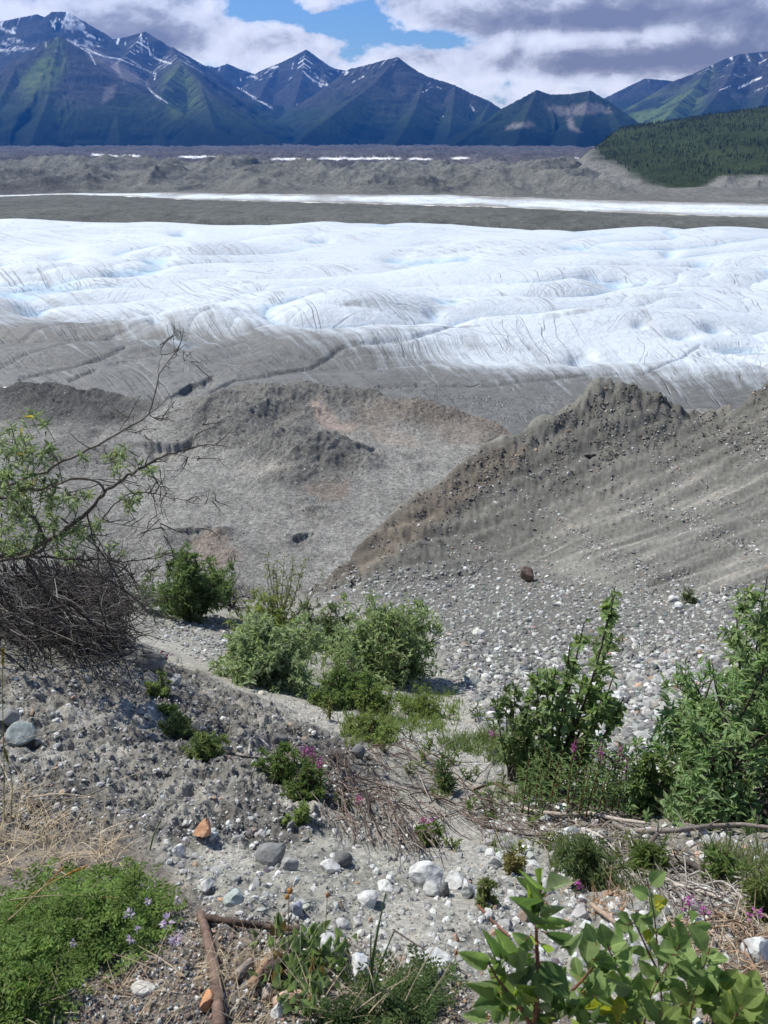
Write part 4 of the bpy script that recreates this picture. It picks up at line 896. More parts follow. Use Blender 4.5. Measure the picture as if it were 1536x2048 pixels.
bush('low_shrub', 'low bright green shrub at the foot of the large glossy bush', 'shrub', 1250, 1340, 1500, 1650, (.042, .013), (.19, .26, .11), 14, 7, 4, 9, None, seed=112)
# low herbs on the bank and in the wash
def herb(px0, px1, yt, yb, label, base=(.21, .28, .11), leaf=(.024, .009), n=14, lv=8, seed=1, name='herb', cat='herb', group='low herbs'):
    return bush(name, label, cat, px0, px1, yt, yb, leaf, base, n, 5, 3, lv, group, seed=seed, bark=(.1, .08, .05))
herb(295,350,1335,1410,'green herb clump on the dark bank below the brush pile',seed=201)
herb(318,352,1400,1440,'small green herb under the herb clump of the dark bank',seed=202,n=6)
herb(320,395,1425,1480,'leafy herb at the left end of the long dark bank twig',(0.155, 0.202, 0.085),seed=203)
herb(375,460,1465,1520,'yellow green herb right of the leafy herb on the dark bank',(0.163, 0.217, 0.085),seed=204)
herb(520,600,1490,1570,'leafy green herb left of the pink fireweed on the bank',(0.132, 0.202, 0.070),seed=205,leaf=(.028,.008))
herb(575,650,1530,1610,'bushy green herb just below the pink fireweed on the bank',(0.132, 0.194, 0.070),seed=206,leaf=(.028,.008))
herb(575,620,1615,1660,'tiny green herb on bare soil above the soil caked stone',seed=207,n=6)
herb(640,760,1340,1430,'broad green herb patch in front of the olive willow bush',(0.132, 0.202, 0.078),(.05,.014),16,8,208)
herb(620,700,1360,1425,'light green herb clump trailing from the grey green bush',(.15,.21,.085),(.045,.013),14,8,222)
herb(700,790,1375,1440,'yellow green herb clump in the middle of the gully',(.18,.24,.085),(.04,.012),14,8,223)
herb(800,905,1385,1445,'low yellow green herb clump at the lower end of the gully grass',(.18,.24,.085),(.035,.01),14,8,224)
herb(690,790,1430,1490,'yellow green herb at the lower edge of the gravel wash',(0.171, 0.232, 0.078),(.035,.012),12,7,209)
herb(870,915,1505,1600,'thin narrow leaved herb on the sandy wash',(0.109, 0.163, 0.078),(.045,.007),6,6,210)
herb(835,890,1650,1700,'small green herb beside the pink flower on the tan soil',(0.124, 0.186, 0.062),(.025,.008),6,6,211)
herb(1030,1100,1500,1600,'bright green herb below the small sapling',(0.132, 0.209, 0.062),(.04,.012),12,8,212)
herb(1005,1050,1690,1760,'reddish green herb near the tip of the big leaved sapling',(0.186, 0.171, 0.078),(.022,.008),6,6,213)
herb(950,1000,1760,1815,'small herb with reddish stalks downhill of the white stone cluster',(0.155, 0.186, 0.078),(.02,.008),6,6,214)
herb(1240,1330,1690,1760,'grassy green herb between driftwood pieces',(0.132, 0.186, 0.070),(.04,.006),10,7,215)
herb(1110,1230,1690,1790,'narrow leaved herb clump above the big leaved sapling',(0.116, 0.163, 0.078),(.035,.006),12,7,216)
herb(440,500,1390,1400,'sprig at the edge of the sandy path',seed=217,n=4) if False else None
herb(1380,1480,1690,1780,'leafy herb under the large glossy bush on the right',(0.124, 0.186, 0.062),(.03,.01),9,6,218)
herb(1480,1560,1730,1850,'yellow green tuft of herb at the right edge',(0.155, 0.194, 0.078),(.035,.007),9,7,219)
herb(1360,1395,1175,1215,'small tuft of herb alone on the upper cobbles',(0.109, 0.147, 0.062),(.08,.012),5,5,220)
herb(1185,1260,1255,1310,'thin yellowish herb in the cobble field above the alder',(0.155, 0.202, 0.078),(.07,.02),5,4,221)
# fireweed with magenta racemes
def fireweed(px, py_top, py_base, label, flower=True, seed=1, group='fireweed plants', lp=.05):
    r = np.random.default_rng(seed); g = hit(px, py_base); d = g.length; sc = d/FPX; dep = math.atan2(-g.z, math.hypot(g.x, g.y)); h = (py_base-py_top)*sc/math.cos(dep)
    t = thing('fireweed', label, 'wildflower', tuple(g), group)
    lean = r.normal(0, .08*h, 2); path = smooth_path([(0, 0, -.01), (lean[0]*.4, lean[1]*.4, h*.5), (lean[0], lean[1], h)], 8)
    w = MB(); V, F = tube(path, .004, .0015, 4); w.add(V, F, (.16, .06, .04)); w.build('stem', m_bark, t)
    n = 34; u = np.linspace(.08, .78 if flower else 1, n); B_ = np.stack([np.interp(u, np.linspace(0, 1, 8), path[:, c]) for c in range(3)], 1); a = np.arange(n)*2.4+r.random()
    D_ = np.stack([np.cos(a), np.sin(a), r.uniform(.2, .8, n)], 1); f = MB(); L = lp*r.uniform(.7, 1.2, n)*np.interp(u, [0, .5, 1], [.8, 1.1, .7])
    put_leaves(f, LEAFN, B_, D_, np.tile(UP, (n, 1))+rnd(n, r)*.3, L, L*.2, greens(n, (.135, .205, .085), .3, r)); f.build('leaves', m_leaf, t, smooth=False)
    if flower:
        n = 46; u = r.uniform(.74, 1, n); B_ = np.stack([np.interp(u, np.linspace(0, 1, 8), path[:, c]) for c in range(3)], 1); D_ = rnd(n, r)*np.array((1, 1, .6)); B_ = B_+unit(D_)*.008
        fl = MB(); put_leaves(fl, LEAF, B_, D_, rnd(n, r), .010*r.uniform(.7, 1.3, n), .007, np.array((.44, .11, .33))*r.uniform(.7, 1.3, n)[:, None]); fl.build('flowers', m_petal, t, smooth=False)
    return t
for i, (x, yt, yb, lb) in enumerate(((1133,1490,1610,'leftmost tall fireweed with a magenta flower head under the sapling'),(1163,1492,1600,'fireweed with a small pink flower head between two taller ones'),(1182,1503,1620,'fireweed with the broadest pale magenta flower head under the sapling'),(1228,1505,1615,'fireweed with a magenta head standing before the bright cobbles'),(1247,1535,1625,'short fireweed with pink flowers beside the low bright shrub'),
      (603,1500,1560,'fireweed with magenta flowers on the dark bank, leftmost of three'),(634,1505,1570,'fireweed with magenta flowers on the dark bank, middle of three'),(642,1530,1590,'fireweed with magenta flowers on the dark bank, lowest of three'))):
    fireweed(x, yt, yb, lb, True, 300+i, 'flowering fireweed')
for i in range(34):
    x = rp.uniform(1040, 1275); yb = rp.uniform(1575, 1650)-abs(x-1160)*.12; fireweed(x, yb-rp.uniform(60, 105), yb, 'leafy green fireweed stalk without flowers in the stand beneath the tall sapling', False, 340+i, 'leafy fireweed stalks')
def flower_sprig(px, py, label, hpx=45, seed=1, colour=(.44, .12, .36)):
    r = np.random.default_rng(seed); g = hit(px, py+hpx); sc = g.length/FPX; h = hpx*sc*1.2; t = thing('flower_sprig', label, 'wildflower', tuple(g), 'small magenta flowers')
    w = MB(); path = smooth_path([(0, 0, -.01), (r.normal(0, .1*h), r.normal(0, .1*h), h*.6), (r.normal(0, .15*h), 0, h)], 6); V, F = tube(path, .002, .0012, 4); w.add(V, F, (.16, .08, .05)); w.build('stem', m_bark, t)
    n = 7; f = MB(); u = r.uniform(0, .8, n); B_ = np.stack([np.interp(u, np.linspace(0, 1, 6), path[:, c]) for c in range(3)], 1); put_leaves(f, LEAF, B_, rnd(n, r)+UP*.4, rnd(n, r)+UP, .014, .004, greens(n, (.08, .11, .05), .3, r)); f.build('leaves', m_leaf, t, smooth=False)
    n = 16; f = MB(); B_ = path[-1]+r.normal(0, 6*sc, (n, 3))*np.array((1, .6, .9)); put_leaves(f, LEAF, B_, rnd(n, r), rnd(n, r), 7*sc, 5*sc, np.array(colour)*r.uniform(.7, 1.3, n)[:, None]); f.build('petals', m_petal, t, smooth=False)
flower_sprig(1150,1768,'magenta flower standing right beside the tip of the big leaved sapling',30,1)
flower_sprig(1372,1803,'pair of magenta flower heads above the oval leaved sapling',40,2)
flower_sprig(1392,1820,'magenta flowers just right of the pair above the oval leaved sapling',40,3)
flower_sprig(1480,1826,'magenta flower by the twigs near the right edge',40,4)
flower_sprig(1438,1705,'pale pink flower under the large glossy bush',25,5,(.4,.16,.25))
flower_sprig(875,1642,'small purple flower on the tan soil near the twig heap',25,6)
flower_sprig(848,1640,'faint pink flower left of the small purple flower',25,7,(.36,.12,.2))
flower_sprig(722,1600,'pink flower inside the reddish twig heap',20,8,(.36,.1,.2))
flower_sprig(992,1470,'tiny purple flower on the pale gravel left of the saplings',16,9)
flower_sprig(335,1313,'dark purple flower on the earthy rock below the brush pile',14,10,(.2,.03,.12))
flower_sprig(592,1500,'pale lilac flower at the top of the bank fireweed',14,11,(.45,.25,.42))
# ------------------------------------------------------------------ the willow leaning in from the left
def px_path(pts, Y0, dY=None, n=14, wob=0.):
    k = len(pts); Ys = [Y0+(dY[i] if dY else 0) for i in range(k)]; return smooth_path([P(x, y, q) for (x, y), q in zip(pts, Ys)], n, wob)
tw = thing('willow_tree', 'gnarled willow with bare twisting limbs and grey green leaf tufts leaning in from the left', 'tree', tuple(P(-90, 1140, 3.9)))
ORG = np.array(P(-90, 1140, 3.9)); wood = MB(); fol = MB()
S1 = 3.9/.9/FPX
limbs = [([(-95,1030),(0,975),(80,948),(200,888),(300,832),(316,745),(345,708),(372,688)],4.0,8,1.2,(.17,.155,.13)),([(316,745),(322,715),(320,690)],4.0,1.5,.6,(.17,.155,.13)),([(345,708),(362,700),(392,730)],4.0,1.,.5,(.17,.155,.13)),
 ([(300,832),(318,840),(322,842)],4.0,1.4,.5,(.15,.13,.11)),([(262,858),(255,830),(248,822)],4.,1.2,.5,(.15,.13,.11)),([(250,862),(285,868),(295,880)],4.,1.3,.5,(.15,.13,.11)),
 ([(-95,1130),(0,1113),(60,1102),(130,1060),(175,1025),(210,985),(250,955),(290,932),(345,905),(368,900),(400,888),(430,890)],3.9,14,1.4,(.10,.085,.07)),
 ([(-95,1140),(60,1112),(100,1095),(80,1060),(40,1000),(-40,985)],3.8,9,4,(.09,.075,.06)),([(60,1112),(140,1120),(180,1116),(255,1125),(330,1110)],3.9,6,1.2,(.07,.06,.05)),
 ([(130,1060),(190,1050),(240,1000),(260,985),(300,985),(375,1003),(392,985),(398,1000)],3.95,4,1.,(.10,.085,.075)),([(210,985),(200,960),(150,955),(80,980),(-20,985)],3.85,5,2,(.1,.085,.07)),
 ([(375,1003),(398,1010),(430,1000)],3.95,1.2,.5,(.1,.09,.08)),([(308,985),(312,1030),(330,1070),(340,1085)],3.95,1.6,.5,(.07,.06,.05)),([(290,932),(310,960),(330,985),(345,990)],3.9,2,.6,(.08,.07,.06)),
 ([(240,955),(232,925),(190,900)],3.95,2.2,.8,(.08,.07,.06)),([(345,905),(390,920),(412,918)],3.9,1.2,.5,(.09,.08,.07)),([(368,900),(395,870),(405,850)],3.9,1.0,.4,(.09,.08,.07)),([(175,1025),(180,1060),(205,1090),(225,1140)],3.8,3,1,(.06,.05,.045)),
 ([(230,970),(205,965),(100,1000),(0,1020)],4.05,2.2,1,(.09,.08,.07)),([(120,960),(260,958),(320,940)],4.1,1.6,.8,(.09,.08,.07)),([(60,1105),(90,1130),(130,1150),(210,1155),(300,1140)],3.75,5,1.2,(.08,.07,.06)),([(130,1060),(200,1040),(300,1060),(420,1055)],4.0,2.,.6,(.08,.07,.06))]
for pts, Y0, r0, r1, c in limbs:
    pth_ = px_path(pts, Y0, None, max(8, len(pts)*4), .004)-ORG; V, F = tube(pth_, r0*.5*S1*1.05, r1*.5*S1*1.1, 6); wood.add(V, F, c)
    for k in range(int(len(pts)*1.6)):
        i = rp.integers(len(pth_)//3, len(pth_)); l_ = rp.uniform(.04, .17); d_ = unit(rnd(1)[0]*.9+unit(pth_[-1]-pth_[0])*.7); q = pth_[i]; e = q+d_*l_
        V, F = tube(smooth_path([q, q+d_*l_*.5+rp.normal(0, .015, 3), e], 5), .0035, .0012, 4); wood.add(V, F, np.array(c)*rp.uniform(.7, 1.2))
        for z_ in range(2):
            d2 = unit(d_+rnd(1)[0]); q2 = q+(e-q)*rp.uniform(.4, .9); V, F = tube([q2, q2+d2*l_*.25, q2+d2*l_*.5+rp.normal(0, .01, 3)], .002, .0008, 3); wood.add(V, F, np.array(c)*rp.uniform(.7, 1.2))
tufts = [(62,832,28,22),(20,862,26,16),(48,885,30,22),(75,905,30,24),(20,905,30,22),(100,900,20,12),(232,915,26,20),(255,925,22,14),(285,930,14,8),(165,915,10,6),(135,985,16,10),(25,950,34,34),(60,965,34,30),(95,985,30,22),(10,1000,34,30),(50,1010,34,28),(110,1020,28,20),(150,1000,16,12),(255,1010,20,16),(270,995,14,8),
         (15,1050,34,34),(60,1050,30,22),(105,1075,26,20),(145,1075,26,24),(170,1065,24,22),(195,1055,18,12),(40,1085,34,24),(125,1110,20,14),(10,1090,30,24),(230,1090,16,9),(90,1040,24,16),(0,975,30,26),(180,990,14,8),(300,935,10,5),(75,940,30,20)]
LB, LD, LN, LC = [], [], [], []
for x, y, rad_, n in tufts:
    for k in range(max(2, int(n*.36))):
        c_ = np.array(P(x+rp.normal(0, rad_*.55), y+rp.normal(0, rad_*.5), 3.9+rp.normal(0, .16)))-ORG; ax = unit(rnd(1)[0]+UP*.9+np.array((.4, 0, 0))); m_ = 9
        V, F = tube([c_-ax*rp.uniform(.05, .12)+rp.normal(0, .012, 3), c_-ax*.02, c_], .0022, .0012, 3); wood.add(V, F, (.11, .1, .06))
        LB.append(np.tile(c_, (m_, 1))-ax*rp.uniform(0, .035, m_)[:, None]); LD.append(rnd(m_)*.9+ax*.6); LN.append(np.tile(ax, (m_, 1))+rnd(m_)*.4); cb = greens(m_, (.23, .275, .18) if rp.random() < .7 else (.15, .20, .11), .25)
        cb[rp.random(m_) < .008] = (.5, .36, .08); LC.append(cb)
L_ = rp.uniform(.036, .066, sum(len(q) for q in LB)); put_leaves(fol, LEAFN, np.concatenate(LB), np.concatenate(LD), np.concatenate(LN), L_, L_*.27, np.concatenate(LC))
wood.build('limbs', m_bark, tw); fol.build('foliage', m_leaf, tw, smooth=False)
# the dead brush hanging over the bank
tb = thing('brush_pile', 'tangled heap of dead grey brown branches overhanging the bank under the willow', 'brush pile', tuple(hit(130, 1330))); ORG = np.array(tb.location); wood = MB()
def brush(n, xa, xb, ya, yb, Ya, Yb, lpx, ang_, spread_, rpx, cols):
    for i in range(n):
        x = rp.uniform(xa, xb); y = ya+(yb-ya)*rp.random()
        edge = sst(330, 200, x+max(0, y-1260)*.5-max(0, 1150-y)*.4+70*float(gn(np.array([x*.02]), np.array([y*.03]), 880)[0]))*sst(1085, 1180, y+60*float(gn(np.array([x*.015]), np.array([.5]), 881)[0])+(x-150)*.05)
        if rp.random() > edge+.07: continue
        a = math.radians(ang_+rp.normal(0, spread_)); l_ = lpx*rp.uniform(.35, 1.2); dx, dy = math.cos(a)*l_*.5, math.sin(a)*l_*.5
        Y0 = rp.uniform(Ya, Yb)-.0012*(y-1200); Y1 = Y0+rp.normal(0, .18); bend = rp.normal(0, l_*.17)
        g0 = P(x-dx, y-dy, Y0); g1 = P(x-dy*bend/l_*2, y+dx*bend/l_*2, (Y0+Y1)/2); g2 = P(x+dx, y+dy, Y1)
        pth_ = smooth_path([g0, g1, g2], 7, .006); c = np.array(cols[rp.integers(len(cols))])*rp.uniform(.6, 1.3)
        r_ = rpx*rp.uniform(.5, 1.5)*.5*5/FPX; V, F = tube(pth_-ORG, r_, r_*.4, 4); wood.add(V, F, c)
DK = [(.055, .046, .04), (.04, .034, .03), (.085, .074, .065), (.17, .155, .14)]; LT = [(.16, .145, .13), (.24, .225, .21), (.10, .09, .08), (.32, .31, .3)]  # shadow in the pile's low and back parts put into the dark stick colours
brush(1500, -90, 245, 1165, 1350, 5.0, 6.0, 130, 30, 60, 5.0, DK[:3]); brush(700, -80, 240, 1140, 1345, 4.6, 5.3, 120, 35, 45, 2.8, DK[:3]); brush(560, -60, 325, 1085, 1260, 4.2, 5.0, 85, 20, 75, 1.5, LT[:3]+DK); brush(260, -60, 330, 1110, 1270, 4.0, 4.6, 100, 10, 70, 1.2, LT)
brush(60, -60, 240, 1130, 1350, 4.0, 4.6, 240, 40, 26, 3.2, DK[:3]+LT[:1]); brush(16, -60, 200, 1110, 1300, 4.1, 4.6, 300, 38, 25, 4.5, DK[:3]); brush(240, 180, 345, 1095, 1290, 4.3, 5.0, 60, 0, 90, 1.1, LT[:3]); brush(220, 0, 330, 1230, 1375, 3.8, 4.6, 110, 35, 35, 1.6, DK)
for i in range(90):
    a = math.radians(rp.uniform(-75, 60)); x0 = rp.uniform(120, 270); y0 = rp.uniform(1130, 1290); l_ = rp.uniform(60, 150); Y0 = rp.uniform(4.2, 4.9)
    pth_ = smooth_path([P(x0, y0, Y0), P(x0+math.cos(a)*l_*.5+rp.normal(0, 8), y0+math.sin(a)*l_*.5+rp.normal(0, 8), Y0), P(min(345, x0+math.cos(a)*l_), y0+math.sin(a)*l_, Y0+rp.normal(0, .1))], 8, .004)
    r_ = rp.uniform(.6, 1.3)*.5*5/FPX; V, F = tube(pth_-ORG, r_, r_*.4, 4); wood.add(V, F, np.array(LT[rp.integers(4)])*rp.uniform(.7, 1.2))
wood.build('branches', m_bark, tb)
# ------------------------------------------------------------------ sticks and driftwood
def ground_path(pts, n, lift=0.): 
    q = []
    for x, y in pts:
        g = hit(x, y); q.append((g.x, g.y, g.z+lift))
    return smooth_path(q, n)
def stick(name, label, cat, pts, r0, r1, col, group=None, lift=None, lifts=None, knots=True, twigs=0, seed=1, rings=0.):
    r = np.random.default_rng(seed); q = [hit(x, y) for x, y in pts]; sc = q[0].length/FPX
    lf = lifts or [0]*len(pts); P3 = [(g.x, g.y, g.z+r0*.4*sc+l_*sc) for g, l_ in zip(q, lf)]; n = max(12, len(pts)*9) if not rings else 90
    path = smooth_path(P3, n); org = np.array(P3[0]); rad_ = np.linspace(r0*.5*sc, r1*.5*sc, n)*(1+r.normal(0, .05, n))
    if rings: rad_ = rad_*(1+.10*np.sin(np.arange(n)*1.9)**6+.05*np.sin(np.arange(n)*.37))
    rad_[0] *= .6; rad_[-1] *= .6
    mb = MB(); V, F = tube(path-org, rad_, 0, 9); 
    if knots: V = V+.12*rad_.mean()*np.stack([fbm(V[:, 0]*60, V[:, 1]*60+V[:, 2]*40, 2, 800+k) for k in range(3)], 1)
    mb.add(V, F, np.array(col)*(1+.25*fbm(V[:, 0]*30, V[:, 1]*30+V[:, 2]*9, 3, 810))[:, None])
    mb.add(np.array([path[0]-org, path[-1]-org]+[v for v in V[:9]]+[v for v in V[-9:]]), np.array([(0, 2+(k+1) % 9, 2+k) for k in range(9)]+[(1, 11+k, 11+(k+1) % 9) for k in range(9)]), np.array((.34, .24, .16)))
    if not twigs:
        o = mb.build(name, m_bark, None, loc=tuple(org)); return tag(o, label, cat, group)
    t = thing(name, label, cat, tuple(org), group); mb.build('trunk', m_bark, t); w2 = MB()
    for k in range(twigs):
        i = r.integers(n//4, n); d_ = unit(r.normal(size=3)+np.array((.4, .2, .6))); l_ = r.uniform(15, 50)*sc; p0 = path[i]-org
        V, F = tube(smooth_path([p0, p0+d_*l_*.5+r.normal(0, .08*l_, 3), p0+d_*l_], 6), rad_[i]*.4, rad_[i]*.15, 5); w2 = MB(); w2.add(V, F, np.array(col)*r.uniform(.8, 1.2)); w2.build('twig', m_bark, t)
    return t
stick('branch', 'long brown ringed branch lying down the slope at the bottom of the photo', 'branch', [(402,1838),(412,1870),(425,1920),(434,1980),(440,2075)], 13, 18, (.15, .10, .078), rings=1., lifts=[8, 8, 8, 8, 8])
stick('branch', 'short dark brown branch lying across the head of the long ringed branch', 'branch', [(412,1848),(470,1855),(530,1862),(600,1866)], 12, 9, (.085, .058, .046), rings=1., lifts=[9, 7, 6, 5])
stick('broken_stick', 'short broken stick with a tan cut end beside the pinkish block', 'stick', [(503,1982),(520,1962),(536,1938)], 17, 15, (.30, .19, .12), lifts=[8, 10, 14])
stick('broken_stick', 'grey broken stick left of the tan cut stick', 'stick', [(472,1965),(492,1945),(505,1935)], 16, 12, (.26, .22, .19), lifts=[6, 8, 10])
stick('bark_piece', 'dark chunk of bark above the pinkish block', 'bark piece', [(530,1968),(548,1955),(565,1940)], 26, 30, (.06, .045, .038), lifts=[6, 8, 10])
stick('driftwood_log', 'pale bleached log lying under the fireweed stand', 'log', [(1035,1622),(1075,1634),(1125,1637),(1175,1634),(1240,1648),(1290,1655)], 11, 5, (.40, .345, .30), lifts=[4]*6, twigs=5, seed=3)
stick('driftwood_log', 'weathered curved log running below the large glossy bush to the right edge', 'log', [(1225,1655),(1250,1668),(1290,1672),(1350,1675),(1420,1668),(1480,1665),(1560,1672)], 10, 7, (.20, .17, .15), lifts=[6, 4, 6, 12, 14, 14, 10], twigs=6, seed=4)
stick('dead_branch', 'dark broken branch pointing up to the right among the twigs', 'branch', [(1245,1745),(1270,1728),(1292,1708),(1312,1690)], 15, 9, (.13, .105, .09), lifts=[2, 8, 16, 26], twigs=4, seed=5)
stick('dead_branch', 'dark knobbly branch lying below the glossy bush near the right', 'branch', [(1300,1748),(1340,1742),(1375,1738),(1400,1750),(1415,1765)], 12, 10, (.08, .068, .06), lifts=[4, 8, 12, 8, 4], twigs=6, seed=6)
stick('dead_branch', 'slim dark branch under the twig heap, ending near the white square stone', 'branch', [(960,1655),(1010,1668),(1060,1678),(1110,1676)], 6, 3, (.09, .07, .06), lifts=[4, 5, 5, 4], twigs=4, seed=7)
stick('dead_branch', 'curved brown branch from the twig heap toward the pale log', 'branch', [(945,1590),(985,1580),(1030,1598),(1075,1612),(1120,1606)], 6, 3, (.12, .08, .062), lifts=[10, 14, 8, 6, 6], twigs=4, seed=8)
stick('dead_branch', 'upright black snag sticking out of the twig heap', 'branch', [(748,1648),(740,1640),(732,1630)], 9, 5, (.05, .042, .038), lifts=[0, 25, 62], twigs=6, seed=9)
stick('dead_branch', 'dark twig line running along the dark bank beside the herbs', 'branch', [(380,1478),(430,1500),(480,1518),(540,1525)], 5, 3, (.06, .05, .045), lifts=[3, 3, 3, 3])
stick('dead_branch', 'bent grey hoop of branch on the bank above the fireweed', 'branch', [(498,1512),(502,1490),(520,1488),(545,1505)], 4, 3, (.33, .31, .29), lifts=[2, 10, 10, 2])
stick('dead_branch', 'thin dark stem lying across the grey slab near the ferny herb', 'branch', [(785,1880),(830,1900),(880,1925),(930,1950)], 3, 2, (.08, .06, .055), lifts=[25, 14, 8, 4])
stick('dead_branch', 'red brown thin branch behind the big leaved sapling', 'branch', [(955,1815),(985,1850),(1020,1880)], 5, 4, (.16, .075, .05), lifts=[4, 5, 4])
stick('dead_branch', 'pale straight stick lying through the twig litter on the right', 'branch', [(1345,1775),(1400,1790),(1440,1805)], 8, 5, (.42, .37, .32), lifts=[5, 5, 5])
stick('dead_branch', 'tan bent stick right of the big leaved sapling', 'branch', [(1180,1815),(1210,1840),(1245,1868)], 10, 6, (.3, .23, .17), lifts=[5, 5, 5])
stick('dead_branch', 'bleached forked branch under the pale log at the right', 'branch', [(1170,1665),(1200,1680),(1230,1705)], 6, 3, (.38, .34, .3), lifts=[4, 6, 4], twigs=4, seed=10)
# heaps of thin reddish twigs
def heap(label, poly, n, ang_, sp, lmin, lmax, rpx, cols, hmax, seed, name='twig_heap'):
    r = np.random.default_rng(seed); cx = np.mean([a for a, _ in poly]); cy = np.mean([b_ for _, b_ in poly]); g = hit(cx, cy); t = thing(name, label, 'twig heap', tuple(g)); org = np.array(g); mb = MB()
    px, py, p3 = sample(poly, n, r)
    for x, y, p_ in zip(px, py, p3):
        a = math.radians(ang_+r.normal(0, sp)); l_ = r.uniform(lmin, lmax); e, ok = hits([x+math.cos(a)*l_], [y+math.sin(a)*l_]); sc = np.linalg.norm(p_)/FPX
        if np.linalg.norm(e[0]-p_) > 6*l_*sc: continue
        h0, h1 = r.uniform(0, hmax, 2)*sc; q0 = p_+UP*h0; q2 = e[0]+UP*h1; q1 = (q0+q2)/2+UP*r.uniform(0, hmax*.7)*sc+r.normal(0, .1*l_*sc, 3)
        rr = rpx*.5*sc*r.uniform(.5, 1.5); V, F = tube(smooth_path([q0, q1, q2], 6, .05*l_*sc*.3, r)-org, rr, rr*.5, 4); mb.add(V, F, np.array(cols[r.integers(len(cols))])*r.uniform(.6, 1.4))
    mb.build('twigs', m_bark, t); return t
RB = [(.11, .075, .06), (.085, .062, .052), (.15, .11, .09), (.25, .21, .18)]
heap('spreading heap of reddish dead twigs in the middle of the wash', [(660,1510),(820,1490),(930,1560),(1000,1620),(1010,1660),(900,1640),(780,1600),(690,1560)], 240, 28, 28, 25, 90, 2.4, RB, 22, 41)
heap('brown dead twig clump around the black snag', [(660,1580),(760,1590),(820,1640),(850,1700),(800,1700),(700,1660),(650,1630)], 220, 50, 32, 20, 75, 2.2, RB, 30, 42)
heap('dark twig tangle on the bank around the pink fireweed', [(520,1500),(680,1510),(700,1570),(640,1600),(540,1560)], 130, 25, 35, 20, 70, 2., RB, 14, 43)
heap('grey twig litter between the dark branches at the right', [(1180,1680),(1340,1700),(1440,1760),(1536,1800),(1536,1860),(1400,1830),(1280,1780),(1180,1730)], 420, 28, 30, 25, 100, 3.0, [(.3, .27, .24), (.2, .17, .15), (.12, .1, .09), (.38, .35, .32)], 18, 44)
heap('thin dead twigs strewn under the pale log', [(960,1600),(1180,1620),(1260,1660),(1200,1690),(1040,1680)], 200, 15, 25, 25, 80, 2.2, RB+[(.3, .26, .22)], 12, 45)
heap('brown dead stalk litter at the lower right corner', [(1330,1850),(1536,1830),(1560,2048),(1400,2048)], 260, 35, 40, 25, 90, 3.2, [(.26, .17, .11), (.16, .11, .08), (.33, .26, .2)], 30, 46)
# ------------------------------------------------------------------ grasses
def blades(mb, base, h, lean, w, cols, r, droop=.5, segs=4):
    n = len(base); a = r.uniform(0, 2*np.pi, n); d = np.stack([np.cos(a), np.sin(a), np.zeros(n)], 1); sd_ = np.stack([-np.sin(a), np.cos(a), np.zeros(n)], 1); V = np.zeros((n, (segs+1)*2, 3))
    for k in range(segs+1):
        u = k/segs; c = base+d*(lean*u**1.6)[:, None]*h[:, None]+UP*((u-droop*lean*u*u*.5)*h)[:, None]; ww = (w*(1-u*.9))[:, None]
        V[:, 2*k] = c-sd_*ww*.5; V[:, 2*k+1] = c+sd_*ww*.5
    f = np.array([(2*k, 2*k+1, 2*k+3, 2*k+2) for k in range(segs)]); FF = (f[None]+(np.arange(n)*(segs+1)*2)[:, None, None]).reshape(-1, 4)
    mb.add(V.reshape(-1, 3), FF, np.repeat(cols, (segs+1)*2, 0))
rg = np.random.default_rng(55)
def lawn(mb, poly, n, hpx, wpx, base, lean=(.2, .9), tuft=10, var=.3, yellow=.2, sprd=12):
    px, py, p3 = sample(poly, n//tuft, rg, lambda a, b_: .15+.85*sst(-.25, .35, fbm(a*.03, b_*.04, 3, 95)))
    if not len(px): return
    P3 = np.repeat(p3, tuft, 0); sc = np.linalg.norm(P3, axis=1)/FPX; m_ = len(P3); hk = np.repeat(rg.uniform(.5, 1.25, len(p3)), tuft)
    P3 = P3+rg.normal(0, 1, (m_, 3))*np.array((1, 1, 0))*sc[:, None]*sprd*.5; P3[:, 2] = ground(P3[:, 0], P3[:, 1])-.003
    blades(mb, P3, rg.uniform(.45, 1.2, m_)*hk*hpx*sc, rg.uniform(*lean, m_), wpx*sc*rg.uniform(.6, 1.3, m_), greens(m_, base, var, rg, yellow), rg)
gm = MB()
lawn(gm, [(770,1405),(850,1385),(915,1405),(900,1460),(830,1465),(760,1440)], 4200, 19, 2.2, (.17, .235, .075)); lawn(gm, [(640,1345),(720,1360),(770,1400),(740,1440),(660,1400)], 3600, 19, 2.2, (.15, .215, .075))
lawn(gm, [(690,1440),(780,1450),(770,1500),(690,1490)], 1800, 26, 2.6, (.17, .215, .075)); lawn(gm, [(880,1480),(960,1470),(970,1500),(900,1510)], 1500, 22, 2.4, (.14, .19, .08)); lawn(gm, [(600,1290),(660,1290),(660,1330),(610,1320)], 400, 24, 2.6, (.08, .13, .04))
lawn(gm, [(960,1460),(1060,1480),(1050,1540),(980,1520)], 1800, 30, 2.6, (.12, .17, .065)); lawn(gm, [(960,1590),(1060,1600),(1040,1630),(970,1620)], 500, 24, 2.4, (.13, .18, .07))
lawn(gm, [(1090,1680),(1260,1680),(1330,1720),(1250,1790),(1120,1760)], 3200, 38, 2.6, (.12, .155, .07)); lawn(gm, [(1400,1690),(1560,1720),(1560,1800),(1440,1760)], 2200, 36, 2.6, (.12, .155, .065))
lawn(gm, [(975,1685),(1030,1690),(1020,1720),(980,1715)], 220, 34, 2.6, (.13, .18, .07)); lawn(gm, [(905,1660),(930,1660),(930,1690),(910,1690)], 80, 30, 2.6, (.10, .13, .06))
kind(gm.build('green_grass', m_leaf, smooth=False), 'stuff')
gm = MB(); STR = (.46, .38, .26); BRN = (.27, .20, .13)
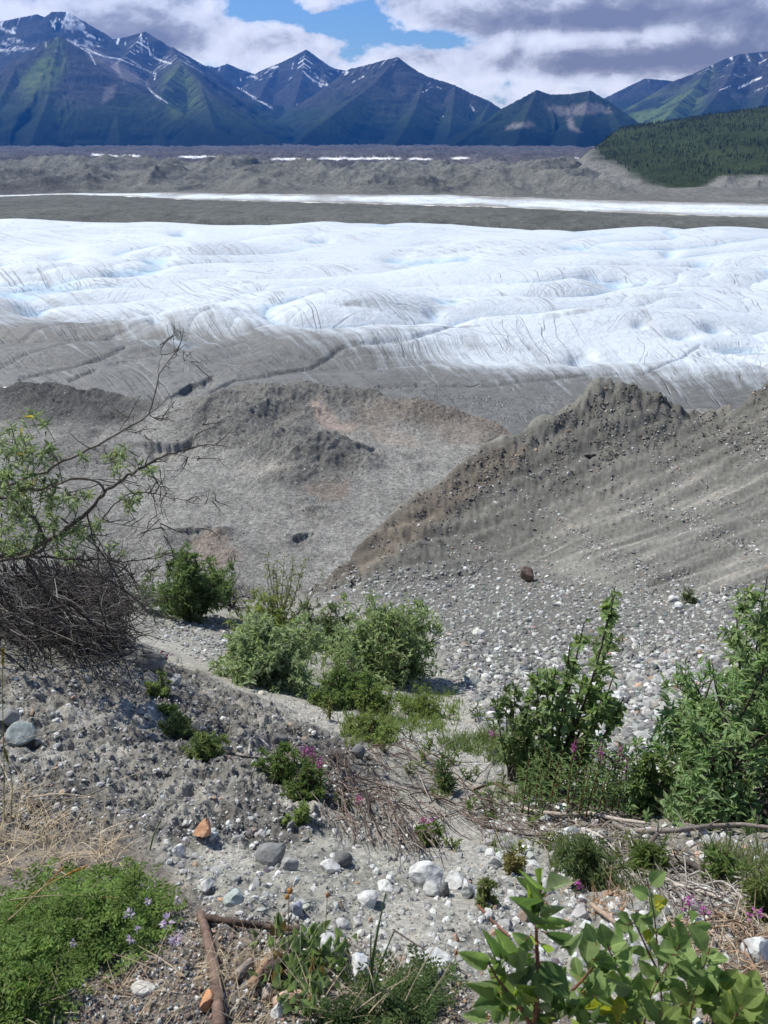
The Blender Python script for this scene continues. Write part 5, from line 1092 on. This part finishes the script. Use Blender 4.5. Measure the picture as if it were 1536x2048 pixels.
lawn(gm, [(-40,1610),(60,1600),(200,1660),(270,1700),(160,1740),(60,1720),(-40,1760)], 1100, 62, 1.9, STR, (.6, 1.8), 8, .35, .1, 20); lawn(gm, [(-40,1900),(40,1960),(220,1960),(420,1870),(400,2060),(-40,2080)], 420, 60, 2.2, STR, (.5, 1.8), 5, .4, .1, 20)
lawn(gm, [(440,1890),(560,1880),(560,1960),(470,1960)], 420, 55, 1.8, STR, (.3, 1.4), 10, .35, .1); lawn(gm, [(620,1980),(800,1950),(860,2060),(640,2060)], 200, 85, 2.0, STR, (.3, 1.2), 8, .35, .1); lawn(gm, [(1180,1790),(1250,1790),(1240,1830),(1190,1830)], 200, 36, 2.0, (.42, .28, .17), (.4, 1.2), 10)
lawn(gm, [(440,2000),(640,2010),(640,2080),(440,2080)], 160, 55, 2.2, STR, (.4, 1.6), 5, .35, .1); lawn(gm, [(1200,1680),(1536,1750),(1536,1850),(1250,1800)], 360, 46, 2.0, (.36, .32, .24), (.4, 1.3), 6); lawn(gm, [(1400,1880),(1560,1850),(1560,2060),(1400,2060)], 340, 60, 2.2, STR, (.4, 1.4), 6)
lawn(gm, [(-40,1880),(60,1940),(240,1930),(420,1850),(560,1880),(640,2000),(640,2080),(-40,2080)], 600, 30, 2.4, BRN, (1.2, 2.6), 3, .5, .1, 30); lawn(gm, [(950,1620),(1560,1680),(1560,2060),(1250,1850),(1000,1720)], 500, 32, 2.0, BRN, (1.2, 2.6), 3, .5, .1, 30)
kind(gm.build('dry_grass', m_dry, smooth=False), 'stuff')
def grass_stalk(label, pts, Y, r_, col, seed=1, head=True, name='grass_stalk', hl=.05):
    q = [P(x, y, Yk) for (x, y), Yk in zip(pts, Y)]; t = thing(name, label, 'grass stalk', tuple(q[0])); org = np.array(q[0]); path = smooth_path(q, 14)-org; mb = MB(); V, F = tube(path, r_, r_*.6, 4); mb.add(V, F, col); mb.build('stem', m_dry, t)
    if head:
        r = np.random.default_rng(seed); n = 60; u = r.uniform(0, 1, n); d = unit(path[-1]-path[-4]); B_ = path[-1]-d*hl*u[:, None]; f = MB(); put_leaves(f, LEAF, B_, d*1.2+rnd(n, r)*.5, rnd(n, r), .010, .004, np.array(col)*r.uniform(.7, 1.3, n)[:, None]*np.array((1.1, .95, .7))); f.build('seed_head', m_dry, t, smooth=False)
TAN = (.45, .36, .22)
grass_stalk('tall dry grass stalk with a seed head leaning right over the green clump', [(-10,1860),(30,1830),(80,1780),(125,1738)], [1.15, 1.18, 1.2, 1.22], .0016, TAN, 1)
grass_stalk('dry grass stalk with a golden seed head above the green clump', [(0,1845),(60,1790),(120,1755),(172,1732)], [1.25, 1.27, 1.3, 1.32], .0014, (.5, .34, .14), 2)
grass_stalk('dry grass stalk lying across the green clump with its head to the right', [(20,1800),(80,1792),(160,1790),(246,1800)], [1.2, 1.22, 1.24, 1.26], .0014, TAN, 3)
for i, (a, b_, c_, Y0) in enumerate((((0,1490),(110,1460),(243,1407),2.2),((0,1600),(180,1595),(300,1602),1.9),((120,1615),(240,1560),(380,1505),2.2),((0,1620),(120,1640),(260,1690),1.8),((60,1600),(130,1640),(150,1690),1.75))):
    grass_stalk(['thin pale grass stem stretching over the upper left bank','pale grass stem lying level across the left bank','pale grass stem slanting up toward the herbs on the left bank','pale grass stem arching over the dry grass on the left','curved pale stem dropping into the green clump'][i], [a, b_, c_], [Y0, Y0+.1, Y0+.2], .0012, (.5, .44, .33), 10+i, False)
grass_stalk('green yellow grass stalk standing at the far left edge', [(8,1640),(8,1500),(4,1380),(6,1300)], [1.6, 1.55, 1.5, 1.5], .0016, (.2, .2, .06), 20, True)
grass_stalk('green grass stalk leaning left beside the yellow one at the left edge', [(22,1640),(25,1560),(10,1500)], [1.6, 1.58, 1.56], .0014, (.2, .2, .07), 21, True)
for i, (x, y0, x1, y1) in enumerate(((735,1985,772,1785),(742,1985,760,1840),(748,1990,742,1860),(745,1985,788,1862),(300,1700,322,1640),(200,1760,205,1740),(275,1790,270,1725),(282,1800,280,1740))):
    Y0 = 1.02 if i < 4 else 1.45; grass_stalk(('tallest','second','third','outward leaning','upper','short','left inner','right inner')[i]+(' green grass blade beside the small leaved plant' if i < 4 else ' green grass blade rising from the green clump'), [(x, y0), ((x+x1)/2-4, (y0+y1)/2), (x1, y1)], [Y0, Y0, Y0], .0022, (.09, .14, .05), 30+i, False)
for i, (pts) in enumerate(([(790,2048),(830,1960),(870,1890)],[(760,2048),(745,1960),(735,1930)],[(830,2040),(900,1930),(930,1860)],[(700,2030),(760,1985),(810,1960)])):
    grass_stalk(('straw stem slanting right past the ferny herb','short upright straw stem near the bottom centre','long straw stem leaning far right near the ferny herb','low straw stem by the small leaved plant')[i], pts, [.98, 1., 1.03], .0015, (.5, .42, .3), 50+i, False)
# dried seed stalk with two round pods
t = thing('seed_stalk', 'dried stalk with two orange brown seed pods above the small leaved plant', 'seed stalk', tuple(P(578, 1905, 1.12))); org = np.array(t.location)
mb = MB(); V, F = tube(smooth_path([P(578, 1905, 1.12), P(576, 1840, 1.12), P(579, 1785, 1.12)], 8)-org, .0011, .0009, 5); mb.add(V, F, (.25, .17, .1)); V, F = tube(smooth_path([P(581, 1780, 1.12), P(585, 1765, 1.12), P(592, 1748, 1.12)], 8)-org, .0018, .0006, 5); mb.add(V, F, (.5, .34, .24)); V, F = tube(smooth_path([P(572, 1792, 1.12), P(566, 1790, 1.12), P(562, 1788, 1.12)], 5)-org, .0012, .0006, 5); mb.add(V, F, (.5, .38, .26)); mb.build('stem', m_dry, t)
for x, y, k in ((580, 1782, .0062), (574, 1794, .0052)):
    V, F = ico(2); o = mk('seed_pod', V*np.array((k, k, k*1.2)), F, m_dry, t, np.tile((.42, .2, .06), (len(V), 1))); o.location = np.array(P(x, y, 1.12))-org
for x, y, lb in ((655,1790,'single small brown seed bud on a thin stalk right of the two pods'),(912,1905,'rusty dried flower bud left of the big leaved sapling')):
    Yk = 1.2; t = thing('seed_stalk', lb, 'seed stalk', tuple(P(x-4, y+70, Yk))); org = np.array(t.location); mb = MB(); V, F = tube(smooth_path([P(x-4, y+70, Yk), P(x-2, y+30, Yk), P(x, y, Yk)], 6)-org, .001, .0008, 4); mb.add(V, F, (.2, .13, .08)); mb.build('stem', m_dry, t)
    V, F = ico(2); o = mk('seed_pod', V*np.array((.005, .005, .008)), F, m_dry, t, np.tile((.4, .2, .08) if x < 800 else (.3, .11, .06), (len(V), 1))); o.location = np.array(P(x, y, Yk))-org
SPR = [('green_sprig', 'small green leafy sprig growing out of the gravel of the middle wash', 'small sprigs on the wash')]
r = np.random.default_rng(91)
for k, (x, y) in enumerate(((700,1450),(735,1475),(820,1480),(860,1500),(905,1530),(935,1560),(880,1560),(820,1545),(770,1505),(960,1440),(985,1470),(1000,1520),(660,1440),(700,1400),(940,1625),(985,1645),(1060,1650),(1090,1695),(1040,1705),(1120,1705),(905,1700),(870,1600),(690,1625),(1005,1585),(1150,1715),(1185,1735),(1230,1725),(1265,1700),(980,1610),(845,1520))):
    g = hit(x, y); sc = g.length/FPX; t = thing('green_sprig', SPR[0][1], 'sprig', tuple(g), SPR[0][2]); mb = MB(); n = 46; h = r.uniform(22, 46)*sc; st = r.integers(3, 7); c0 = np.array((.15, .21, .08))*r.uniform(.75, 1.2)*np.array((r.uniform(.9, 1.35), 1, 1))
    for q in range(st):
        tip = np.array((r.normal(0, .5*h), r.normal(0, .4*h), h*r.uniform(.6, 1))); pth_ = smooth_path([(0, 0, -.005), tip*np.array((.4, .4, .6)), tip], 6); V, F = tube(pth_, 1.1*sc, .5*sc, 3); mb.add(V, F, (.13, .11, .06)); m_ = n//st; u = r.uniform(.2, 1, m_); B_ = np.stack([np.interp(u, np.linspace(0, 1, 6), pth_[:, c]) for c in range(3)], 1)
        L = r.uniform(7, 15, m_)*sc; put_leaves(mb, LEAF, B_, rnd(m_, r)+UP*.35, rnd(m_, r)*.6+UP, L, L*.3, greens(m_, c0, .25, r))
    mb.build('leaves', m_leaf, t, smooth=False)
# ------------------------------------------------------------------ the green leafy mat with pale flowers (left foreground)
def pinnate(mb, base, d, L, n_pairs, lw, col, r):
    d = unit(d); side = unit(np.cross(d, UP)); up = np.cross(side, d); k = np.linspace(.18, .97, n_pairs); B_, D_, Nn = [], [], []
    for s in (-1, 1):
        B_.append(base+d*(k*L)[:, None]+up*(-.25*L*k*k)[:, None]); D_.append(np.tile(side*s*.9+d*.45, (n_pairs, 1))+r.normal(0, .15, (n_pairs, 3))); Nn.append(np.tile(up, (n_pairs, 1))+r.normal(0, .25, (n_pairs, 3)))
    B_.append((base+d*L-up*.25*L)[None]); D_.append((d-up*.4)[None]); Nn.append(up[None]); n = 2*n_pairs+1
    put_leaves(mb, LEAF, np.concatenate(B_), np.concatenate(D_), np.concatenate(Nn), lw*r.uniform(.8, 1.2, n), lw*.42, greens(n, col, .22, r, .2))
def mat_clump(name, label, cat, poly, n, hpx, Lpx, lwpx, base, seed, flowers=(), pairs=7):
    r = np.random.default_rng(seed); px, py, p3 = sample(poly, n, r); t = thing(name, label, cat, tuple(p3[0])); org = p3[0].copy(); mb = MB(); st_ = MB()
    for x, y, q in zip(px, py, p3):
        sc = np.linalg.norm(q)/FPX; e = min(1, max(.15, polyd(np.array([x]), np.array([y]), poly)[0]/90)); h = hpx*sc*r.uniform(.3, 1.)*(.35+.65*e)*(.55+.9*float(sst(-.3, .35, fbm(np.array([x*.02]), np.array([y*.03]), 2, 90))[0])); top_ = q+UP*h+r.normal(0, 8*sc, 3)*np.array((1, 1, .2)); d = unit(r.normal(size=3)*np.array((1, 1, .35))+UP*.35)
        V, F = tube(np.array([q, (q+top_)/2, top_])-org, .0009, .0007, 3); mb.add(V, F, (.1, .12, .05)); pinnate(mb, top_-org, d, Lpx*sc*r.uniform(.7, 1.2), pairs, lwpx*sc, np.array(base)*r.uniform(.55, 1.3), r)
    mb.build('foliage', m_leaf, t, smooth=False)
    for fx, fy, fs in flowers:
        g = hit(fx, fy); sc = g.length/FPX; c_ = np.array(P(fx, fy, g.y*.93)); f = MB(); n_ = 16; d = unit(rnd(n_, r)+np.array((0, -.5, .4))); put_leaves(f, LEAF, c_+d*fs*.12*sc-org, d, rnd(n_, r), fs*.45*sc, fs*.24*sc, np.array((.66, .60, .68))*r.uniform(.75, 1.1, n_)[:, None]); f.build('flower', m_petal, t, smooth=False)
    return t
FL = [(120,1783,18),(105,1785,12),(335,1843,26),(352,1878,24),(302,1778,14),(313,1762,12),(258,1828,18),(262,1877,16),(203,1785,14),(276,1858,12),(355,1800,16),(147,1885,12),(180,1768,10),(296,1803,14)]
mat_clump('milkvetch_clump', 'dense bright green mat of feathery leaves with small white lilac flowers at the lower left', 'wildflower clump', [(-60,1890),(30,1830),(110,1785),(190,1765),(270,1778),(315,1815),(350,1870),(310,1910),(240,1910),(165,1950),(110,2010),(60,2050),(-60,2070)], 1250, 60, 38, 11, (.125, .205, .055), 61, FL, 6)
mat_clump('feathery_herb', 'low dark green feathery herb at the bottom centre', 'herb', [(770,1960),(830,1950),(880,1985),(870,2060),(760,2060),(700,2030)], 190, 34, 42, 10, (.075, .125, .045), 62, (), 8)
mat_clump('feathery_herb', 'green feathery herb sprig left of the feathery herb, under the grass', 'herb', [(640,2030),(720,2030),(720,2070),(640,2070)], 60, 40, 40, 9, (.05, .09, .03), 63, (), 8)
# ------------------------------------------------------------------ broad leaved plants
def big_leaf(mb, b_, t_, wd, nrm, col, droop=.16, fold=.22):
    V, F = leaf_proto(fold, droop, fine=True); b_ = np.asarray(b_); t_ = np.asarray(t_); L = np.linalg.norm(t_-b_); d = (t_-b_)/L; x = unit(np.cross(d, nrm)); z = np.cross(x, d); ph = rp.uniform(0, 6.28)
    V = V.copy(); V[:, 2] += .03*np.sin(V[:, 1]*9+ph)*np.sign(V[:, 0])*np.abs(V[:, 0])*2
    W = b_+V[:, :1]*wd*x+V[:, 1:2]*L*d+(V[:, 2:]+droop*V[:, 1:2])*L*z
    c = np.tile(np.asarray(col, float), (len(V), 1)); rib = np.abs(V[:, 0]) < 1e-6; c[rib] = c[rib]*1.5+np.array((.03, .03, .01)); vein = (np.arange(len(V))//7) % 2 == 0; c[vein & ~rib] *= 1.1
    mb.add(W, F, c)
K = 2.415
def cpx(X, Yc): return 900+X/K, 1600+Yc/K
t = thing('poplar_sapling', 'glossy big leaved poplar sapling with a red brown stem at the bottom right', 'sapling', tuple(P(*cpx(410, 1120), .86))); org = np.array(t.location); st_ = MB(); lf = MB(); SY = .86
def at(X, Yc, dY=0.): return np.array(P(*cpx(X, Yc), SY+dY))-org
for pts, r0, r1 in (([(405,1120,0),(425,900,.0),(425,780,.0),(412,620,.01),(432,480,.02),(442,400,.02)],.0052,.002),([(390,1085,0),(310,960,-.02),(230,870,-.03),(190,790,-.03)],.0038,.0018),([(415,1020,0),(560,950,.02),(640,870,.03),(720,770,.04)],.0038,.0018)):
    V, F = tube(smooth_path([at(*q) for q in pts], 16), r0, r1, 7); st_.add(V, F, (.16, .075, .045))
GL = (.165, .23, .085); GD = (.09, .145, .055); GP = (.22, .265, .15); GB = (.25, .32, .075); GY = (.3, .3, .04)
LV = [(395,590,280,468,72,GD),(415,500,316,368,58,GL),(432,430,330,335,46,GL),(440,415,446,330,30,GB),(470,460,597,398,82,GP),(402,500,372,402,30,GB),(440,520,468,445,42,GL),(430,545,556,518,52,GP),(440,590,606,600,56,GL),(400,590,472,640,44,GB),(385,545,310,488,36,GB),(460,640,616,700,62,GD),(375,665,253,770,92,GP),(400,720,298,640,66,GL),
 (662,785,682,596,108,GL),(705,690,655,590,60,GD),(268,765,215,618,78,GL),(215,765,152,618,66,GD),(188,782,36,735,76,GL),(425,788,248,852,74,GP),(432,800,482,985,105,GL),(442,800,575,950,112,GD),(208,858,68,882,62,GL),(243,930,105,1002,90,GD),(270,940,212,1078,80,GL),(560,720,642,636,62,GP),(618,850,600,755,60,GL),(700,772,802,792,60,GL),(742,850,875,912,64,GP),(650,882,762,955,85,GL),(700,950,795,992,60,GL),(640,1005,765,1086,62,GY),(812,1080,862,1000,42,GY),(560,790,508,850,54,GL),
 (340,895,322,985,50,GL),(300,955,348,885,50,GB),(180,1052,58,1042,60,GL),(430,1000,325,1078,62,GL),(520,1000,498,1092,72,GL),(560,1000,612,1092,72,GD),(432,690,474,742,42,GB),(420,692,388,648,36,GB),(425,622,452,562,34,GL),(412,760,352,820,50,GB),(425,860,365,930,56,GL),(470,940,560,1010,70,GD),(230,875,262,800,50,GB),(560,940,620,1010,64,GL),(540,960,590,880,50,GL),(330,985,405,1050,56,GL),(400,1040,470,1100,60,GD),(600,930,700,1050,70,GL)]
for k in range(46):
    X_ = rp.uniform(240, 720); Y_ = rp.uniform(max(640, 1000-abs(X_-420)*.2-300*rp.random()), 1090); a = rp.uniform(0, 6.28); l_ = rp.uniform(60, 105); LV.append((X_, Y_, X_+math.cos(a)*l_, Y_-abs(math.sin(a))*l_*.8, rp.uniform(38, 60), (GL, GL, GD, GP, GB)[rp.integers(5)]))
for bx, by, tx, ty, wd, c in LV:
    dz = rp.normal(0, .035); b_ = at(bx, by, 0.); e = at(tx, ty, dz); near_st = b_+rp.normal(0, .002, 3)
    nr = unit(np.array((rp.normal(0, .45), -.45+rp.normal(0, .3), .85))); cc_ = np.array(c)*rp.uniform(.85, 1.15); big_leaf(lf, near_st, e, wd/K*SY/.72/FPX*1.1, nr, cc_, rp.uniform(.1, .25))
    V, F = tube([b_-(e-b_)*.12, b_, b_+(e-b_)*.1], .0012, .0009, 4); st_.add(V, F, (.24, .1, .05))
st_.build('stem', m_bark, t); lf.build('leaves', m_leaf, t)
def oval_sapling(label, stems, seed, Y0, leafpx=(48, 26), name='oval_leaved_sapling', col=GL, step=26, group=None):
    r = np.random.default_rng(seed); t = thing(name, label, 'sapling', tuple(P(*stems[0][0], Y0)), group); org = np.array(t.location); st_ = MB(); lf = MB()
    for pts in stems:
        path = smooth_path([np.array(P(x, y, Y0+r.normal(0, .03))) for x, y in pts], 22)-org; V, F = tube(path, .0024, .001, 5); st_.add(V, F, (.17, .085, .055)); sc = Y0/.72/FPX
        L = np.linalg.norm(np.diff(path, axis=0), axis=1).sum(); n = max(4, int(L/(step*sc))); 
        for k in range(n):
            u = .22+.8*k/n; i = min(21, int(u*21)); b_ = path[i]; tt_ = unit(path[min(21, i+1)]-path[max(0, i-1)]); a = k*2.4+r.normal(0, .4); sd_ = unit(np.cross(tt_, (0, 1, .2))); o2 = np.cross(tt_, sd_); d = unit(tt_*.65+math.cos(a)*sd_+math.sin(a)*o2*.8)
            lp_ = leafpx[0]*r.uniform(.7, 1.15)*sc; b1 = b_+d*lp_*.15; V, F = tube([b_, (b_+b1)/2, b1], .0009, .0007, 3); st_.add(V, F, (.2, .1, .06)); nr = unit(UP+r.normal(0, .4, 3)+np.array((0, -.35, 0))); g_ = np.array(col)*r.uniform(.8, 1.3); 
            if r.random() < .06: g_ = np.array(GY)
            big_leaf(lf, b1, b1+d*lp_, leafpx[1]*1.1*r.uniform(.85, 1.15)*sc, nr, g_, r.uniform(.1, .25))
    st_.build('stem', m_bark, t); lf.build('leaves', m_leaf, t)
oval_sapling('slender oval leaved sapling whose top twig stands highest, right of the glossy sapling', [[(1330,2080),(1320,1960),(1310,1840),(1300,1780),(1291,1750)],[(1320,1950),(1290,1890),(1270,1845),(1250,1850)],[(1316,1900),(1340,1870),(1380,1850),(1400,1845)]], 71, 1.0, (44, 26))
oval_sapling('bushy oval leaved sapling beneath the glossy sapling leaves at the right', [[(1290,2090),(1260,1990),(1230,1930),(1215,1890)],[(1280,2090),(1300,1990),(1340,1920),(1360,1890)],[(1300,2090),(1370,2000),(1410,1930),(1420,1895)],[(1240,2090),(1200,2010),(1180,1950)],[(1270,2090),(1240,2030),(1260,1960)]], 72, .92, (52, 30), step=17)
oval_sapling('oval leaved sapling with yellowing leaves at the bottom right corner', [[(1420,2090),(1430,2020),(1440,1980)],[(1430,2090),(1480,2020),(1500,1985)],[(1390,2090),(1380,2030),(1390,1990)],[(1450,2090),(1500,2060),(1540,2020)],[(1360,2100),(1330,2060),(1320,2020)]], 73, .86, (56, 32), step=17, col=(.15, .20, .06))
# small round leaved plant in the centre
t = thing('round_leaved_plant', 'clump of small scalloped pale green leaves at the bottom centre', 'wild plant', tuple(hit(610, 1960))); org = np.array(t.location); st_ = MB(); lf = MB(); r = np.random.default_rng(81)
for k in range(190):
    if k < 145: x = r.normal(612, 48); y = 1870+r.uniform(-10, 95); x = min(max(x, 525), 715)
    else: x = r.normal(605, 26); y = r.uniform(1965, 2035)
    g = hit(x, y+18); sc = g.length/FPX; b_ = np.array(g)+UP*r.uniform(.0, .02); d = unit(np.array((r.normal(0, .5), r.normal(0, .4), 1.1))); L = r.uniform(17, 30)*sc; s0 = b_+d*L*.6
    V, F = tube(np.array([b_-org, (b_+s0)/2-org, s0-org]), .001, .0008, 3); lf.add(V, F, (.16, .1, .06)); c = np.array((.17, .215, .115))*r.uniform(.75, 1.25); c = c if r.random() > .08 else np.array((.2, .13, .06)); big_leaf(lf, s0-org, s0+d*L-org, L*.55, unit(np.array((r.normal(0, .6), -.8, .5+r.normal(0, .4)))), c, .2, .3)
lf.build('leaves', m_leaf, t)
# ------------------------------------------------------------------ camera, sun, sky, haze
cam = bpy.data.cameras.new('camera'); co = bpy.data.objects.new('camera', cam); COL.objects.link(co)
co.rotation_euler = (math.radians(90)-PITCH, 0, 0)
cam.sensor_fit = 'VERTICAL'; cam.sensor_height = 36; cam.lens = 36*FPX/2048; cam.clip_start = .05; cam.clip_end = 60000
S.camera = co
SUN_AZ, SUN_EL = math.radians(-52), math.radians(52)
sd = Vector((math.sin(SUN_AZ)*math.cos(SUN_EL), math.cos(SUN_AZ)*math.cos(SUN_EL), math.sin(SUN_EL)))
l = bpy.data.lights.new('sun', 'SUN'); l.energy = 5.0; l.angle = math.radians(.53); l.color = (1, .965, .88)
lo = bpy.data.objects.new('sun', l); COL.objects.link(lo); lo.rotation_euler = (-sd).to_track_quat('-Z', 'Y').to_euler()
W = bpy.data.worlds.new('World'); S.world = W; W.use_nodes = True; nt = W.node_tree
bgn = nt.nodes['Background']; bgn.inputs['Strength'].default_value = .055
sky = N(nt, 'ShaderNodeTexSky'); sky.sky_type = 'NISHITA'; sky.sun_disc = False; sky.sun_elevation = SUN_EL; sky.sun_rotation = SUN_AZ
sky.altitude = 800; sky.air_density = 1.2; sky.dust_density = .3; sky.ozone_density = 1.5
g = N(nt, 'ShaderNodeTexCoord').outputs['Generated']
sx = N(nt, 'ShaderNodeSeparateXYZ'); ln(nt, g, sx.inputs[0])
ZS = 1.7
mp = N(nt, 'ShaderNodeMapping'); mp.inputs['Scale'].default_value = (1, 1, ZS); ln(nt, g, mp.inputs['Vector'])
n1 = noise(nt, mp.outputs[0], 13, 10, .6, .25)
mp2 = N(nt, 'ShaderNodeMapping'); mp2.inputs['Scale'].default_value = (1, 1, ZS); mp2.inputs['Location'].default_value = (-.012, 0, .022); ln(nt, g, mp2.inputs['Vector'])
n2 = noise(nt, mp2.outputs[0], 13, 10, .6, .25)
def blob(px, py, rx, ry):
    """soft elliptical weight around a direction of the sky"""
    u, dy, dz = ray(px, py); az = math.atan2(u, dy); el = math.atan2(dz, math.hypot(u, dy))
    d = mth(nt, 'DIVIDE', mth(nt, 'SUBTRACT', mth(nt, 'ARCTAN2', sx.outputs[0], sx.outputs[1]), az), rx*.000545)
    e = mth(nt, 'DIVIDE', mth(nt, 'SUBTRACT', mth(nt, 'ARCSINE', sx.outputs[2]), el), ry*.000466)
    q = mth(nt, 'ADD', mth(nt, 'MULTIPLY', d, d), mth(nt, 'MULTIPLY', e, e))
    return mth(nt, 'POWER', 2.718, mth(nt, 'MULTIPLY', q, -1))
def total(l):
    r = None
    for (a, w) in l:
        t = mth(nt, 'MULTIPLY', blob(*a), w); r = t if r is None else mth(nt, 'ADD', r, t)
    return r
ADJ = [((710, 45, 130, 34), -.38), ((520, 18, 70, 30), -.34), ((860, 78, 110, 28), -.34), ((470, 75, 40, 18), -.12), ((930, 120, 60, 25), -.1), ((1010, 165, 60, 20), -.08),
       ((1250, 40, 420, 70), .3), ((1300, 120, 330, 34), .25), ((300, 60, 150, 60), .25), ((600, 82, 90, 30), .2), ((820, 25, 110, 22), .16), ((30, 20, 120, 30), .1), ((470, 120, 90, 30), .14), ((900, 125, 120, 30), .12), ((640, 20, 40, 14), .2)]
high = ramp(nt, sx.outputs[2], [(.16, 0), (.42, .17)])
dens = mth(nt, 'SUBTRACT', mth(nt, 'ADD', n1.outputs[0], mth(nt, 'ADD', .045, total(ADJ))), high)
mask = ramp(nt, dens, [(.45, 0), (.51, .75), (.58, 1)])
DARK = [((1180, 38, 330, 30), .62), ((1380, 122, 330, 30), .75), ((1536, 60, 160, 60), .3), ((330, 80, 110, 45), .45), ((200, 55, 80, 30), .25), ((1020, 75, 120, 22), -.25), ((1230, 72, 110, 14), -.4), ((470, 130, 120, 40), -.2), ((30, 20, 60, 20), -.3), ((700, 175, 300, 40), -.35), ((1120, 170, 200, 26), -.35), ((430, 110, 90, 30), -.25)]
shade = mth(nt, 'ADD', mth(nt, 'ADD', total(DARK), .22), mth(nt, 'MULTIPLY', mth(nt, 'SUBTRACT', n2.outputs[0], n1.outputs[0]), 2.3))
shade = mth(nt, 'ADD', shade, mth(nt, 'MULTIPLY', mth(nt, 'SUBTRACT', dens, .6), .8))
ccol = ramp(nt, shade, [(0, (18.60, 18.36, 18.00)), (.34, (14.64, 14.52, 14.28)), (.66, (7.5, 7.0, 6.0)), (1, (4.7, 4.2, 3.2))])
col = mixc(nt, mask, mixc(nt, 1, sky.outputs[0], (.95, 1.25, 1.6), 'MULTIPLY'), ccol)
ln(nt, col, bgn.inputs['Color'])
# air
hb = bpy.data.meshes.new('haze'); bm = bmesh.new(); bmesh.ops.create_cube(bm, size=1); bm.to_mesh(hb); bm.free()
ho = bpy.data.objects.new('haze', hb); COL.objects.link(ho)
ho.location = (0, 6500, 900-101); ho.scale = (26000, 14200, 2000); ho.location.z = 1000-97
kind(ho, 'stuff')
hm = bpy.data.materials.new('haze_air'); hm.use_nodes = True; nt = hm.node_tree; nt.nodes.remove(nt.nodes['Principled BSDF'])
pv = N(nt, 'ShaderNodeVolumePrincipled'); pv.inputs['Density'].default_value = 4.8e-5; pv.inputs['Color'].default_value = (.03, .21, .76, 1); pv.inputs['Anisotropy'].default_value = .2
ln(nt, pv.outputs[0], nt.nodes['Material Output'].inputs['Volume']); hb.materials.append(hm)
S.view_settings.view_transform = 'Standard'; S.view_settings.look = 'None'; S.view_settings.exposure = .45; S.view_settings.gamma = 1
cam.dof.use_dof = True; cam.dof.focus_distance = 5.5; cam.dof.aperture_fstop = 11
S.cycles.use_denoising = True
try: S.cycles.denoiser = 'OPENIMAGEDENOISE'
except Exception: pass
S.cycles.max_bounces = 8; S.cycles.transparent_max_bounces = 8; S.cycles.volume_bounces = 0
